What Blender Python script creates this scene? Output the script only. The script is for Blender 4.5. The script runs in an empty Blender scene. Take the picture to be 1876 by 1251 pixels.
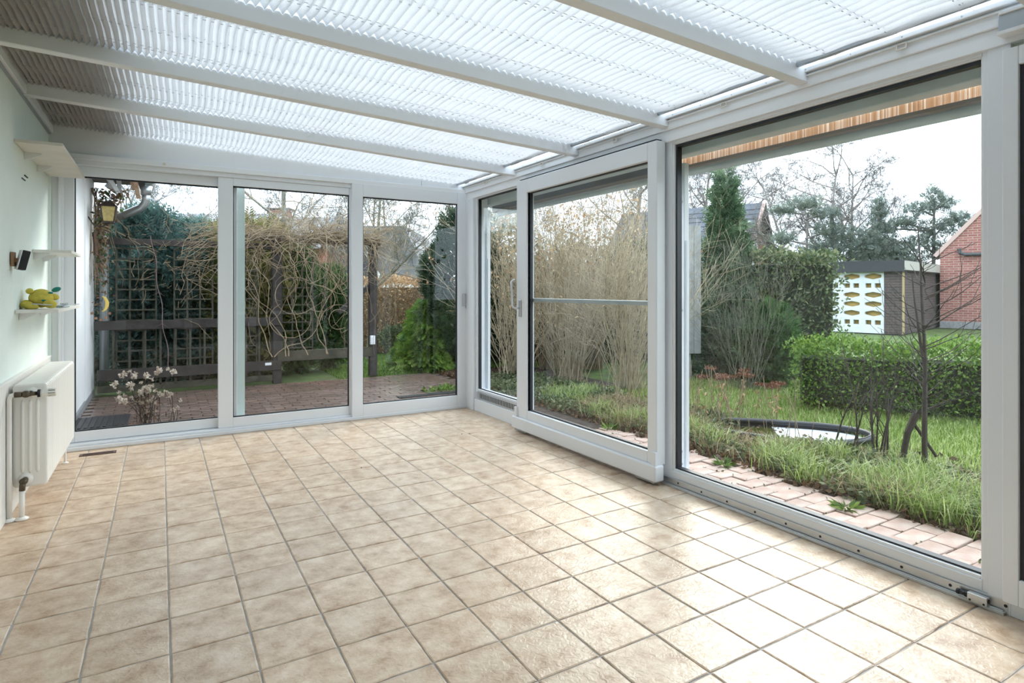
import bpy, bmesh, math, random
import numpy as np
from mathutils import Vector, Matrix, Euler

# ------------------------------------------------------------------ scene, camera, light
S = bpy.context.scene
C = S.collection
CAM = (-0.281, -2.586, 1.238)
YAW = 30.537
cam = bpy.data.objects.new('camera', bpy.data.cameras.new('camera'))
C.objects.link(cam)
cam.location = CAM
cam.rotation_euler = (math.radians(90), 0, math.radians(-YAW))
cam.data.sensor_fit = 'HORIZONTAL'
cam.data.sensor_width = 36
cam.data.lens = 36 * 1093.98 / 1876
cam.data.shift_y = -(625.5 - 529.41) / 1876
cam.data.clip_end = 300
cam.data.clip_start = 0.02
S.camera = cam

W = bpy.data.worlds.new('world'); S.world = W; W.use_nodes = True
wn, wl = W.node_tree.nodes, W.node_tree.links
bg = wn['Background']
tc = wn.new('ShaderNodeTexCoord'); ns = wn.new('ShaderNodeTexNoise'); cr = wn.new('ShaderNodeValToRGB')
ns.inputs['Scale'].default_value = 2.2; ns.inputs['Detail'].default_value = 6
wl.new(tc.outputs['Generated'], ns.inputs['Vector']); wl.new(ns.outputs['Fac'], cr.inputs['Fac'])
cr.color_ramp.elements[0].position = .38; cr.color_ramp.elements[0].color = (.66, .82, 1, 1)
cr.color_ramp.elements[1].position = .62; cr.color_ramp.elements[1].color = (.88, .95, 1, 1)
wl.new(cr.outputs['Color'], bg.inputs['Color'])
bg.inputs['Strength'].default_value = 1.75

sun = bpy.data.objects.new('sun', bpy.data.lights.new('sun', 'SUN')); C.objects.link(sun)
sun.data.energy = 1.2; sun.data.angle = math.radians(24); sun.data.color = (1, .93, .82)
sun.rotation_euler = Vector((-.62, -.55, -.56)).to_track_quat('-Z', 'Y').to_euler()
sun.location = (8, 8, 8)

S.view_settings.view_transform = 'Standard'; S.view_settings.look = 'None'
S.view_settings.gamma = 1; S.view_settings.use_curve_mapping = False
S.view_settings.exposure = 1.30
cy = S.cycles
cy.use_denoising = True; cy.use_adaptive_sampling = True; cy.adaptive_threshold = .04; cy.adaptive_min_samples = 16
cy.max_bounces = 8; cy.diffuse_bounces = 4; cy.glossy_bounces = 3
cy.transmission_bounces = 6; cy.transparent_max_bounces = 18
cy.sample_clamp_indirect = 6; cy.caustics_reflective = False; cy.caustics_refractive = False

rng = np.random.default_rng(7)
random.seed(7)
G = -0.06          # level of the ground outside

# ------------------------------------------------------------------ materials
MATS = {}
def mat(name, col, rough=.5, metal=0, noise=0, nscale=20, bump=0, bscale=60, rnd=0, spec=.5, coord='Object', detail=4, col2=None, coat=0):
    if name in MATS: return MATS[name]
    m = bpy.data.materials.new(name); m.use_nodes = True
    n, l = m.node_tree.nodes, m.node_tree.links
    b = n['Principled BSDF']
    b.inputs['Roughness'].default_value = rough; b.inputs['Metallic'].default_value = metal
    b.inputs['Specular IOR Level'].default_value = spec
    b.inputs['Base Color'].default_value = (*col, 1)
    if coat: b.inputs['Coat Weight'].default_value = coat; b.inputs['Coat Roughness'].default_value = .15
    t = n.new('ShaderNodeTexCoord')
    src = None
    if noise:
        x = n.new('ShaderNodeTexNoise'); x.inputs['Scale'].default_value = nscale; x.inputs['Detail'].default_value = detail
        l.new(t.outputs[coord], x.inputs['Vector'])
        r = n.new('ShaderNodeValToRGB')
        c2 = col2 or tuple(c * (1 - noise) for c in col)
        r.color_ramp.elements[0].position = .33; r.color_ramp.elements[1].position = .67
        r.color_ramp.elements[0].color = (*c2, 1); r.color_ramp.elements[1].color = (*col, 1)
        l.new(x.outputs['Fac'], r.inputs['Fac']); src = r.outputs['Color']
    if rnd:
        o = n.new('ShaderNodeObjectInfo'); h = n.new('ShaderNodeHueSaturation')
        mr = n.new('ShaderNodeMapRange'); mr.inputs['To Min'].default_value = 1 - rnd; mr.inputs['To Max'].default_value = 1 + rnd
        l.new(o.outputs['Random'], mr.inputs['Value']); l.new(mr.outputs['Result'], h.inputs['Value'])
        if src: l.new(src, h.inputs['Color'])
        else: h.inputs['Color'].default_value = (*col, 1)
        src = h.outputs['Color']
    if src: l.new(src, b.inputs['Base Color'])
    if bump:
        x = n.new('ShaderNodeTexNoise'); x.inputs['Scale'].default_value = bscale; x.inputs['Detail'].default_value = 5
        l.new(t.outputs[coord], x.inputs['Vector'])
        u = n.new('ShaderNodeBump'); u.inputs['Strength'].default_value = bump; u.inputs['Distance'].default_value = .01
        l.new(x.outputs['Fac'], u.inputs['Height']); l.new(u.outputs['Normal'], b.inputs['Normal'])
    MATS[name] = m
    return m

def glass_mat(name, tint=(.965, .98, .975), f0=.026, rough=0.0):
    m = bpy.data.materials.new(name); m.use_nodes = True
    n, l = m.node_tree.nodes, m.node_tree.links
    n.remove(n['Principled BSDF'])
    tr = n.new('ShaderNodeBsdfTransparent'); tr.inputs['Color'].default_value = (*tint, 1)
    gl = n.new('ShaderNodeBsdfGlossy'); gl.inputs['Roughness'].default_value = rough
    lw = n.new('ShaderNodeLayerWeight'); lw.inputs['Blend'].default_value = .5
    p = n.new('ShaderNodeMath'); p.operation = 'POWER'; p.inputs[1].default_value = 5
    l.new(lw.outputs['Facing'], p.inputs[0])
    ma = n.new('ShaderNodeMath'); ma.operation = 'MULTIPLY_ADD'; ma.inputs[1].default_value = 1 - f0; ma.inputs[2].default_value = f0
    l.new(p.outputs[0], ma.inputs[0])
    mx = n.new('ShaderNodeMixShader'); l.new(ma.outputs[0], mx.inputs['Fac'])
    l.new(tr.outputs[0], mx.inputs[1]); l.new(gl.outputs[0], mx.inputs[2])
    l.new(mx.outputs[0], n['Material Output'].inputs['Surface'])
    MATS[name] = m
    return m

def leaf_mat(name, cols, rough=.5, trans=.35):
    """leaves: colour per leaf from the face attribute rnd, a little light shining through"""
    m = bpy.data.materials.new(name); m.use_nodes = True
    n, l = m.node_tree.nodes, m.node_tree.links
    b = n['Principled BSDF']; b.inputs['Roughness'].default_value = rough; b.inputs['Specular IOR Level'].default_value = .35
    a = n.new('ShaderNodeAttribute'); a.attribute_name = 'rnd'
    r = n.new('ShaderNodeValToRGB')
    e = r.color_ramp.elements
    while len(e) < len(cols): e.new(.5)
    for i, c in enumerate(cols): e[i].position = i / max(1, len(cols) - 1); e[i].color = (*c, 1)
    l.new(a.outputs['Fac'], r.inputs['Fac']); l.new(r.outputs['Color'], b.inputs['Base Color'])
    t = n.new('ShaderNodeBsdfTranslucent'); l.new(r.outputs['Color'], t.inputs['Color'])
    mx = n.new('ShaderNodeMixShader'); mx.inputs['Fac'].default_value = trans
    l.new(b.outputs[0], mx.inputs[1]); l.new(t.outputs[0], mx.inputs[2])
    l.new(mx.outputs[0], n['Material Output'].inputs['Surface'])
    MATS[name] = m
    return m

def fabric_mat():
    m = bpy.data.materials.new('pleated_fabric'); m.use_nodes = True
    n, l = m.node_tree.nodes, m.node_tree.links
    n.remove(n['Principled BSDF'])
    t = n.new('ShaderNodeTexCoord'); x = n.new('ShaderNodeTexNoise'); x.inputs['Scale'].default_value = 160
    l.new(t.outputs['Object'], x.inputs['Vector'])
    r = n.new('ShaderNodeValToRGB')
    r.color_ramp.elements[0].color = (.78, .79, .80, 1); r.color_ramp.elements[1].color = (.88, .89, .90, 1)
    r.color_ramp.elements[0].position = .3; r.color_ramp.elements[1].position = .6
    l.new(x.outputs['Fac'], r.inputs['Fac'])
    d = n.new('ShaderNodeBsdfDiffuse'); tl = n.new('ShaderNodeBsdfTranslucent'); tp = n.new('ShaderNodeBsdfTransparent')
    d.inputs['Color'].default_value = (.52, .515, .51, 1); l.new(r.outputs['Color'], tl.inputs['Color'])
    m1 = n.new('ShaderNodeMixShader'); m1.inputs['Fac'].default_value = .30
    l.new(d.outputs[0], m1.inputs[1]); l.new(tl.outputs[0], m1.inputs[2])
    m2 = n.new('ShaderNodeMixShader'); m2.inputs['Fac'].default_value = .03
    l.new(m1.outputs[0], m2.inputs[1]); l.new(tp.outputs[0], m2.inputs[2])
    l.new(m2.outputs[0], n['Material Output'].inputs['Surface'])
    MATS['fabric'] = m
    return m

def tile_mat():
    m = bpy.data.materials.new('beige_tile'); m.use_nodes = True
    n, l = m.node_tree.nodes, m.node_tree.links
    b = n['Principled BSDF']
    t = n.new('ShaderNodeTexCoord'); o = n.new('ShaderNodeObjectInfo')
    mul = n.new('ShaderNodeVectorMath'); mul.operation = 'SCALE'
    cx = n.new('ShaderNodeCombineXYZ')
    for k in range(3): l.new(o.outputs['Random'], cx.inputs[k])
    l.new(cx.outputs[0], mul.inputs[0]); mul.inputs['Scale'].default_value = 37.0
    ad = n.new('ShaderNodeVectorMath'); l.new(t.outputs['Object'], ad.inputs[0]); l.new(mul.outputs[0], ad.inputs[1])
    x = n.new('ShaderNodeTexNoise'); x.inputs['Scale'].default_value = 11; x.inputs['Detail'].default_value = 8; x.inputs['Roughness'].default_value = .65
    l.new(ad.outputs[0], x.inputs['Vector'])
    r = n.new('ShaderNodeValToRGB'); e = r.color_ramp.elements
    e[0].position = .30; e[0].color = (.39, .245, .145, 1)
    e.new(.47); e[1].color = (.585, .43, .30, 1)
    e[-1].position = .66; e[-1].color = (.73, .59, .455, 1)
    l.new(x.outputs['Fac'], r.inputs['Fac'])
    h = n.new('ShaderNodeHueSaturation')
    mr = n.new('ShaderNodeMapRange'); mr.inputs['To Min'].default_value = .93; mr.inputs['To Max'].default_value = 1.05
    l.new(o.outputs['Random'], mr.inputs['Value']); l.new(mr.outputs[0], h.inputs['Value']); l.new(r.outputs['Color'], h.inputs['Color'])
    l.new(h.outputs['Color'], b.inputs['Base Color'])
    x2 = n.new('ShaderNodeTexNoise'); x2.inputs['Scale'].default_value = 42; x2.inputs['Detail'].default_value = 4
    x2.inputs['Distortion'].default_value = 1.2
    l.new(ad.outputs[0], x2.inputs['Vector'])
    bu = n.new('ShaderNodeBump'); bu.inputs['Strength'].default_value = .42; bu.inputs['Distance'].default_value = .006
    l.new(x2.outputs['Fac'], bu.inputs['Height']); l.new(bu.outputs['Normal'], b.inputs['Normal'])
    b.inputs['Roughness'].default_value = .33; b.inputs['Specular IOR Level'].default_value = .42
    MATS['tile'] = m
    return m

pvc = mat('white_pvc', (.78, .81, .85), .32)
pvc2 = mat('white_lacquer', (.82, .84, .865), .4)
alu = mat('aluminium', (.62, .64, .66), .38, .85)
grey_alu = mat('grey_aluminium', (.42, .45, .48), .4, .6)
rubber = mat('black_rubber', (.012, .015, .022), .45)
plaster = mat('mint_plaster', (.82, .90, .85), .85, noise=.05, nscale=3, bump=.35, bscale=140)
white_wall = mat('white_render', (.88, .87, .87), .9, noise=.10, nscale=1.5, bump=.4, bscale=60)
panel = mat('cream_panel', (.80, .785, .74), .5)
enamel = mat('radiator_enamel', (.85, .83, .78), .3)
grout = mat('grey_grout', (.47, .465, .46), .9, noise=.2, nscale=30)
glass = glass_mat('clear_glass')
roofglass = glass_mat('roof_glass', (.93, .95, .96), .05)
fabric = fabric_mat(); tilem = tile_mat()
chrome = mat('chrome', (.7, .7, .7), .2, 1)
brass = mat('dark_brass', (.11, .085, .06), .4, .7)
woodpale = mat('pale_veneer', (.74, .70, .62), .5, noise=.12, nscale=6)
black = mat('black_plastic', (.012, .012, .013), .6)
dkwood = mat('dark_weathered_timber', (.055, .045, .042), .8, noise=.5, nscale=9, bump=.4, bscale=30)
grwood = mat('greenish_timber', (.08, .075, .052), .85, noise=.55, nscale=8, bump=.4, bscale=30)
zinc = mat('zinc', (.42, .45, .47), .35, .7, noise=.12, nscale=8)
paver = mat('red_paver', (.22, .13, .105), .30, noise=.5, nscale=7, bump=.35, bscale=60, rnd=.22, col2=(.13, .095, .08), coord='Object', coat=.7)
paver_pale = mat('pale_red_paver', (.50, .39, .335), .75, noise=.5, nscale=8, bump=.5, bscale=60, rnd=.12, col2=(.40, .25, .20))
soil = mat('dark_soil', (.065, .045, .034), .95, noise=.6, nscale=14, bump=1, bscale=25)
lawnm = mat('lawn_ground', (.10, .16, .035), .95, noise=.5, nscale=5, bump=.6, bscale=40, col2=(.06, .08, .025))
bark = mat('dark_bark', (.065, .05, .04), .9, noise=.5, nscale=20)
bark_pale = mat('grey_green_bark', (.17, .165, .12), .9, noise=.4, nscale=15)
straw = mat('straw_twigs', (.48, .40, .27), .8, noise=.4, nscale=9)
vinem = mat('vine_stems', (.36, .27, .17), .8, noise=.5, nscale=9)
fartwig = mat('far_twigs', (.19, .17, .155), .9)
slate = mat('dark_roof_tile', (.075, .085, .105), .55, rnd=.25)
brick_red = mat('plain_red_gable', (.42, .17, .11), .85, noise=.25, nscale=4)

def brickwork():
    m = bpy.data.materials.new('red_brickwork'); m.use_nodes = True
    n, l = m.node_tree.nodes, m.node_tree.links; b = n['Principled BSDF']; b.inputs['Roughness'].default_value = .9
    t = n.new('ShaderNodeTexCoord'); x = n.new('ShaderNodeTexBrick')
    x.inputs['Color1'].default_value = (.24, .085, .07, 1); x.inputs['Color2'].default_value = (.33, .14, .115, 1); x.inputs['Mortar'].default_value = (.40, .31, .28, 1)
    x.inputs['Scale'].default_value = 1; x.inputs['Mortar Size'].default_value = .008; x.inputs['Brick Width'].default_value = .25; x.inputs['Row Height'].default_value = .077
    l.new(t.outputs['UV'], x.inputs['Vector']); l.new(x.outputs['Color'], b.inputs['Base Color'])
    MATS['brickwork'] = m; return m
def darkbrick():
    m = brickwork().copy(); m.name = 'dark_brickwork'
    x = [k for k in m.node_tree.nodes if k.type == 'TEX_BRICK'][0]
    x.inputs['Color1'].default_value = (.055, .04, .04, 1); x.inputs['Color2'].default_value = (.09, .06, .055, 1); x.inputs['Mortar'].default_value = (.12, .11, .11, 1)
    MATS['darkbrick'] = m; return m
dark_brick = darkbrick(); red_brick = MATS['brickwork']

lf_blue = leaf_mat('blue_green_cypress', [(.03, .075, .065), (.075, .15, .135), (.17, .27, .24)])
lf_yel = leaf_mat('yellow_green_cypress', [(.07, .09, .025), (.19, .19, .055), (.34, .31, .11)])
lf_green = leaf_mat('mid_green_needles', [(.018, .055, .016), (.045, .115, .03), (.11, .20, .06)])
lf_cedar = leaf_mat('grey_green_conifer', [(.045, .085, .045), (.09, .155, .08), (.19, .26, .15)])
lf_dark = leaf_mat('dark_green_leaves', [(.008, .025, .012), (.02, .05, .022), (.05, .09, .035)])
lf_bright = leaf_mat('fresh_green_leaves', [(.05, .12, .015), (.12, .22, .03), (.24, .34, .07)])
lf_beech = leaf_mat('dry_beech_leaves', [(.26, .15, .075), (.46, .30, .16), (.66, .49, .30)])
lf_ivy = leaf_mat('ivy_leaves', [(.045, .075, .035), (.11, .15, .065), (.27, .28, .15)])
lf_grass = leaf_mat('grass_blades', [(.10, .18, .025), (.27, .38, .08), (.58, .62, .32)], .35, .5)
lf_litter = leaf_mat('leaf_litter', [(.045, .028, .02), (.10, .06, .035), (.22, .12, .06)])
lf_litter2 = leaf_mat('withered_ivy', [(.10, .06, .04), (.24, .14, .08), (.38, .25, .15)])
lf_pine = leaf_mat('hazed_pine_needles', [(.10, .13, .11), (.17, .21, .17), (.26, .30, .24)])  # distance haze is mixed into these needle colours
lf_rust = leaf_mat('rust_flower_heads', [(.08, .027, .013), (.16, .06, .032), (.24, .115, .07)])
lf_cream = leaf_mat('dry_cream_petals', [(.45, .36, .28), (.66, .57, .48), (.80, .74, .66)])

# ------------------------------------------------------------------ helpers
def tag(o, label=None, cat=None, group=None, kind=None):
    if label: o['label'] = label
    if cat: o['category'] = cat
    if group: o['group'] = group
    if kind: o['kind'] = kind
    return o

def empty(name, loc=(0, 0, 0), rz=0, parent=None):
    o = bpy.data.objects.new(name, None); C.objects.link(o)
    o.location = loc; o.rotation_euler = (0, 0, rz); o.empty_display_size = .1
    if parent: o.parent = parent
    return o

def thing(name, label, cat, loc=(0, 0, 0), rz=0, group=None):
    return tag(empty(name, loc, rz), label, cat, group)

def struct(name): return tag(empty(name), kind='structure')

class MB:
    def __init__(s): s.v = []; s.f = []
    def add(s, v, f):
        k = len(s.v); s.v += [tuple(p) for p in v]; s.f += [tuple(i + k for i in q) for q in f]; return s
    def box(s, x0, y0, z0, x1, y1, z1):
        x0, x1 = sorted((x0, x1)); y0, y1 = sorted((y0, y1)); z0, z1 = sorted((z0, z1))
        v = [(x0,y0,z0),(x1,y0,z0),(x1,y1,z0),(x0,y1,z0),(x0,y0,z1),(x1,y0,z1),(x1,y1,z1),(x0,y1,z1)]
        return s.add(v, [(0,3,2,1),(4,5,6,7),(0,1,5,4),(1,2,6,5),(2,3,7,6),(3,0,4,7)])
    def bar(s, p, q, w, h, up=(0, 0, 1)):
        p, q = Vector(p), Vector(q); d = (q - p).normalized(); u = Vector(up)
        a = d.cross(u)
        if a.length < 1e-4: a = d.cross(Vector((1, 0, 0)))
        a.normalize(); b = a.cross(d).normalized(); a *= w / 2; b *= h / 2
        v = [p-a-b, p+a-b, p+a+b, p-a+b, q-a-b, q+a-b, q+a+b, q-a+b]
        return s.add(v, [(0,1,2,3),(4,7,6,5),(0,4,5,1),(1,5,6,2),(2,6,7,3),(3,7,4,0)])
    def tube(s, pts, r, n=8, cap=True):
        pts = [Vector(p) for p in pts]; rs = r if isinstance(r, (list, tuple)) else [r] * len(pts)
        ring0 = None; k0 = len(s.v); prev = None
        for i, p in enumerate(pts):
            d = (pts[min(i+1, len(pts)-1)] - pts[max(i-1, 0)]).normalized()
            if prev is None:
                a = d.cross(Vector((0, 0, 1)));
                if a.length < 1e-3: a = d.cross(Vector((1, 0, 0)))
            else: a = prev - d * prev.dot(d)
            a.normalize(); prev = a; b = d.cross(a)
            for j in range(n):
                t = 2 * math.pi * j / n; s.v.append(tuple(p + (a * math.cos(t) + b * math.sin(t)) * rs[i]))
        for i in range(len(pts) - 1):
            for j in range(n):
                q = k0 + i*n; s.f.append((q+j, q+(j+1) % n, q+n+(j+1) % n, q+n+j))
        if cap:
            s.f.append(tuple(k0 + j for j in range(n))[::-1]); s.f.append(tuple(k0 + (len(pts)-1)*n + j for j in range(n)))
        return s
    def prism(s, prof, p0, p1, ax):
        """closed profile of 2-D points swept from p0 to p1; ax maps (a, b) of the profile to a vector"""
        n = len(prof); p0, p1 = Vector(p0), Vector(p1)
        v = [p0 + ax(a, b) for a, b in prof] + [p1 + ax(a, b) for a, b in prof]
        f = [(i, (i+1) % n, n + (i+1) % n, n + i) for i in range(n)] + [tuple(range(n))[::-1], tuple(range(n, 2*n))]
        return s.add(v, f)
    def ell(s, c, r, rot=None, nu=12, nv=8):
        M = Euler(rot).to_matrix() if rot else Matrix.Identity(3); c = Vector(c); k = len(s.v)
        v = [Vector((0, 0, r[2]))]
        for i in range(1, nv):
            a = math.pi * i / nv
            for j in range(nu):
                b = 2 * math.pi * j / nu; v.append(Vector((r[0]*math.sin(a)*math.cos(b), r[1]*math.sin(a)*math.sin(b), r[2]*math.cos(a))))
        v.append(Vector((0, 0, -r[2])))
        f = [(0, 1+j, 1+(j+1) % nu) for j in range(nu)]
        for i in range(nv-2):
            for j in range(nu): q = 1+i*nu; f.append((q+j, q+nu+j, q+nu+(j+1) % nu, q+(j+1) % nu))
        q = 1+(nv-2)*nu; f += [(q+j, len(v)-1, q+(j+1) % nu) for j in range(nu)]
        return s.add([c + M @ p for p in v], f)
    def lathe(s, prof, c, ax='Z', n=16):
        c = Vector(c); k = len(s.v)
        for r, h in prof:
            for j in range(n):
                t = 2*math.pi*j/n; a, b = r*math.cos(t), r*math.sin(t)
                s.v.append(tuple(c + (Vector((a, b, h)) if ax == 'Z' else Vector((a, h, b)) if ax == 'Y' else Vector((h, a, b)))))
        for i in range(len(prof)-1):
            for j in range(n): q = k+i*n; s.f.append((q+j, q+(j+1) % n, q+n+(j+1) % n, q+n+j))
        s.f.append(tuple(k+j for j in range(n))[::-1]); s.f.append(tuple(k+(len(prof)-1)*n+j for j in range(n)))
        return s
    def frame(s, axis, a0, a1, z0, z1, d0, d1, wl, wr, wt, wb):
        """rectangular frame in a wall along X (axis 'X', depth Y) or along Y (axis 'Y', depth X)"""
        B = (lambda p0, q0, p1, q1: s.box(p0, d0, q0, p1, d1, q1)) if axis == 'X' else (lambda p0, q0, p1, q1: s.box(d0, p0, q0, d1, p1, q1))
        if wl: B(a0, z0, a0+wl, z1)
        if wr: B(a1-wr, z0, a1, z1)
        if wt: B(a0+wl, z1-wt, a1-wr, z1)
        if wb: B(a0+wl, z0, a1-wr, z0+wb)
        return s
    def build(s, name, m, parent=None, bevel=0, smooth=False, seg=2):
        me = bpy.data.meshes.new(name); me.from_pydata(s.v, [], s.f); me.validate(); me.update()
        bm = bmesh.new(); bm.from_mesh(me); bmesh.ops.recalc_face_normals(bm, faces=bm.faces); bm.to_mesh(me); bm.free()
        o = bpy.data.objects.new(name, me); C.objects.link(o); me.materials.append(m)
        if parent: o.parent = parent
        if bevel:
            b = o.modifiers.new('bevel', 'BEVEL'); b.width = bevel; b.segments = seg; b.limit_method = 'ANGLE'; b.angle_limit = math.radians(40)
        if smooth:
            for p in me.polygons: p.use_smooth = True
        return o

def obj(name, me, parent=None, loc=(0, 0, 0), rot=(0, 0, 0), sc=(1, 1, 1)):
    o = bpy.data.objects.new(name, me); C.objects.link(o); o.parent = parent
    o.location = loc; o.rotation_euler = rot; o.scale = sc
    return o

def copy_tree(o, parent=None):
    c = o.copy(); C.objects.link(c); c.parent = parent
    for ch in list(o.children): copy_tree(ch, c)
    return c

def np_mesh(name, verts, counts, m, rnd=None, smooth=False):
    """verts (N,3) listed face by face, counts = vertices per face (all alike)"""
    nf = len(verts) // counts
    me = bpy.data.meshes.new(name)
    me.vertices.add(len(verts)); me.vertices.foreach_set('co', np.ascontiguousarray(verts, np.float32).ravel())
    me.loops.add(nf*counts); me.loops.foreach_set('vertex_index', np.arange(nf*counts, dtype=np.int32))
    me.polygons.add(nf); me.polygons.foreach_set('loop_start', np.arange(0, nf*counts, counts, dtype=np.int32))
    if rnd is not None:
        a = me.attributes.new('rnd', 'FLOAT', 'FACE'); a.data.foreach_set('value', np.ascontiguousarray(rnd, np.float32))
    me.materials.append(m); me.update(); me.validate()
    return me

def unit(a): return a / np.maximum(np.linalg.norm(a, axis=1, keepdims=True), 1e-9)

def leaves(P, N, L, Wd, m, name='foliage', wild=.6):
    """one pointed four-cornered leaf per point of P, leaning along N"""
    n = len(P)
    A = unit(N + wild * rng.normal(size=(n, 3))); B = unit(np.cross(A, rng.normal(size=(n, 3))))
    L = (L * rng.uniform(.6, 1.3, n))[:, None]; Wd = (Wd * rng.uniform(.6, 1.3, n))[:, None]
    V = np.empty((n, 4, 3)); V[:, 0] = P; V[:, 1] = P + A*L*.5 + B*Wd*.5; V[:, 2] = P + A*L; V[:, 3] = P + A*L*.5 - B*Wd*.5
    return np_mesh(name, V.reshape(-1, 3), 4, m, rng.random(n))

def sprays(P, N, L, m, name='foliage', k=7, wild=.45, wleaf=.30):
    """flat feathery sprays: k pairs of narrow leaflets along an axis"""
    n = len(P); A = unit(N + wild * rng.normal(size=(n, 3))); B = unit(np.cross(A, rng.normal(size=(n, 3))))
    L = (L * rng.uniform(.6, 1.35, n))[:, None]; R = rng.random(n)
    Vs, Rs = [], []
    for j in range(k):
        t = (j + .3) / k
        for sd in (-1, 1):
            p = P + A*L*t; d = unit(A*.75 + B*sd*.9); l = L*(wleaf + .35*(1-t)) ; w = l*.32
            e = unit(np.cross(d, np.cross(A, B)))
            V = np.empty((n, 4, 3)); V[:, 0] = p; V[:, 1] = p + d*l*.5 + e*w*.5; V[:, 2] = p + d*l; V[:, 3] = p + d*l*.5 - e*w*.5
            Vs.append(V.reshape(-1, 3)); Rs.append(np.clip(R + rng.normal(size=n)*.12, 0, 1))
    return np_mesh(name, np.concatenate(Vs), 4, m, np.concatenate(Rs))

def segs_mesh(name, segs, m, sides=3):
    """thin tapering prisms from rows p0 p1 r0 r1"""
    s = np.asarray(segs, float); p, q, r0, r1 = s[:, :3], s[:, 3:6], s[:, 6:7], s[:, 7:8]
    d = unit(q - p); a = unit(np.cross(d, np.array([[.31, .77, .55]]))); b = np.cross(d, a)
    Vs = []
    ang = [2*math.pi*j/sides for j in range(sides)]
    for j in range(sides):
        u0 = a*math.cos(ang[j]) + b*math.sin(ang[j]); u1 = a*math.cos(ang[(j+1) % sides]) + b*math.sin(ang[(j+1) % sides])
        V = np.empty((len(s), 4, 3)); V[:, 0] = p+u0*r0; V[:, 1] = p+u1*r0; V[:, 2] = q+u1*r1; V[:, 3] = q+u0*r1
        Vs.append(V.reshape(-1, 3))
    return np_mesh(name, np.concatenate(Vs), 4, m)

def grow(p, d, L, r, lev, out, rs, nb=(4, 3, 3), seg=5, curl=.22, up=.08, spread=.75, lenf=.6, rf=.5, rmin=.0015):
    """branch as a chain of segments with side branches"""
    p = np.array(p, float); d = np.array(d, float); d /= np.linalg.norm(d)
    st = L / seg; pts = [p]; ds = [d]
    for i in range(seg):
        d = d + rs.normal(size=3)*curl*.5 + np.array([0, 0, up]); d /= np.linalg.norm(d)
        q = p + d*st; ra = max(r*(1-i/seg*.75), rmin); rb = max(r*(1-(i+1)/seg*.75), rmin)
        out.append((*p, *q, ra, rb)); p = q; pts.append(p); ds.append(d)
    if lev <= 0: return
    n = nb[min(len(nb)-1, len(nb)-lev)] if lev <= len(nb) else nb[0]
    for k in range(n):
        t = rs.uniform(.25, 1.0) * seg; i = min(int(t), seg-1); q = pts[i] + (pts[i+1]-pts[i])*(t-i)
        b = rs.normal(size=3); b -= ds[i]*b.dot(ds[i]); b /= np.linalg.norm(b)
        grow(q, ds[i]*(1-spread*.5) + b*spread, L*lenf*rs.uniform(.7, 1.15)*(1.15-.5*t/seg), max(r*rf*(1-.5*t/seg), rmin), lev-1, out, rs, nb, seg, curl, up, spread, lenf, rf, rmin)

def bare_tree_mesh(name, H, r, m, seed, lev=4, nb=(9, 6, 5, 4), trunk=.35, curl=.2, up=.06, spread=.7, lenf=.5, sides=3, rmin=.0015):
    rs = np.random.default_rng(seed); out = []
    grow((0, 0, 0), (rs.normal()*.04, rs.normal()*.04, 1), H, r, lev, out, rs, nb, 5, curl, up, spread, lenf, .5, rmin)
    out = np.array(out)
    return segs_mesh(name, out, m, sides)

# ------------------------------------------------------------------ the room: floor
XL, XR, YB, YF = -1.0, 2.48, 3.06, -4.4
SL = (2.41 - 2.255) / (2.42 + 1.0)                 # fall of the roof
def zr(x): return 2.41 - SL * (x + 1.0)            # underside of the rafters

floor = MB().box(XL, YF, -.05, XR+.12, YB+.12, -.004).build('floor', grout); tag(floor, kind='structure')
T = .25
def tile_mesh(name, seed):
    r = np.random.default_rng(seed); h = T/2 - .0028; k = 6; n = k + 1
    v, f = [], []
    for i in range(n):
        for j in range(n):
            g_ = lambda q: -h if q == 0 else h if q == k else (-h+.004) + (2*h-.008)*(q-1)/(k-2)
            x = g_(i); y = g_(j)
            e = max(abs(x), abs(y)) / h
            if e > .99: x += r.normal()*.0009; y += r.normal()*.0009
            v.append((x, y, (-.0022 if e > .99 else 0) + (r.normal()*.00012 if e < .99 else 0)))
    for i in range(k):
        for j in range(k): a = i*n+j; f.append((a, a+n, a+n+1, a+1))
    rim = [i*n for i in range(n)] + [k*n+j for j in range(1, n)] + [i*n+k for i in range(k-1, -1, -1)] + [j for j in range(k-1, 0, -1)]
    b0 = len(v)
    for q in rim: v.append((v[q][0], v[q][1], -.012))
    for i in range(len(rim)): j = (i+1) % len(rim); f.append((rim[j], rim[i], b0+i, b0+j))
    me = bpy.data.meshes.new(name); me.from_pydata(v, [], f); me.materials.append(tilem)
    return me
tms = [tile_mesh('tile', 40+i) for i in range(5)]
rest = MB()
for j in range(-13, 18):
    for i in range(-4, 10):
        x, y = (i+.5)*T, -(j+.5)*T + .0
        x0, x1 = max(x-T/2, XL), min(x+T/2, XR+.02); y0, y1 = max(y-T/2, YF), min(y+T/2, YB)
        if y1 - y0 < .03 or x1 - x0 < .03: continue
        if y > -1.95:
            o = obj('tile', random.choice(tms), floor, ((x0+x1)/2, (y0+y1)/2, random.gauss(0, .0005)),
                    (random.gauss(0, .0008), random.gauss(0, .0008), 0), ((x1-x0)/T, (y1-y0)/T, 1))
        else: rest.box(x0+.003, y0+.003, -.012, x1-.003, y1-.003, 0)
o = rest.build('tiles', tilem, floor, .001); tag(o, kind='stuff')

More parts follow.
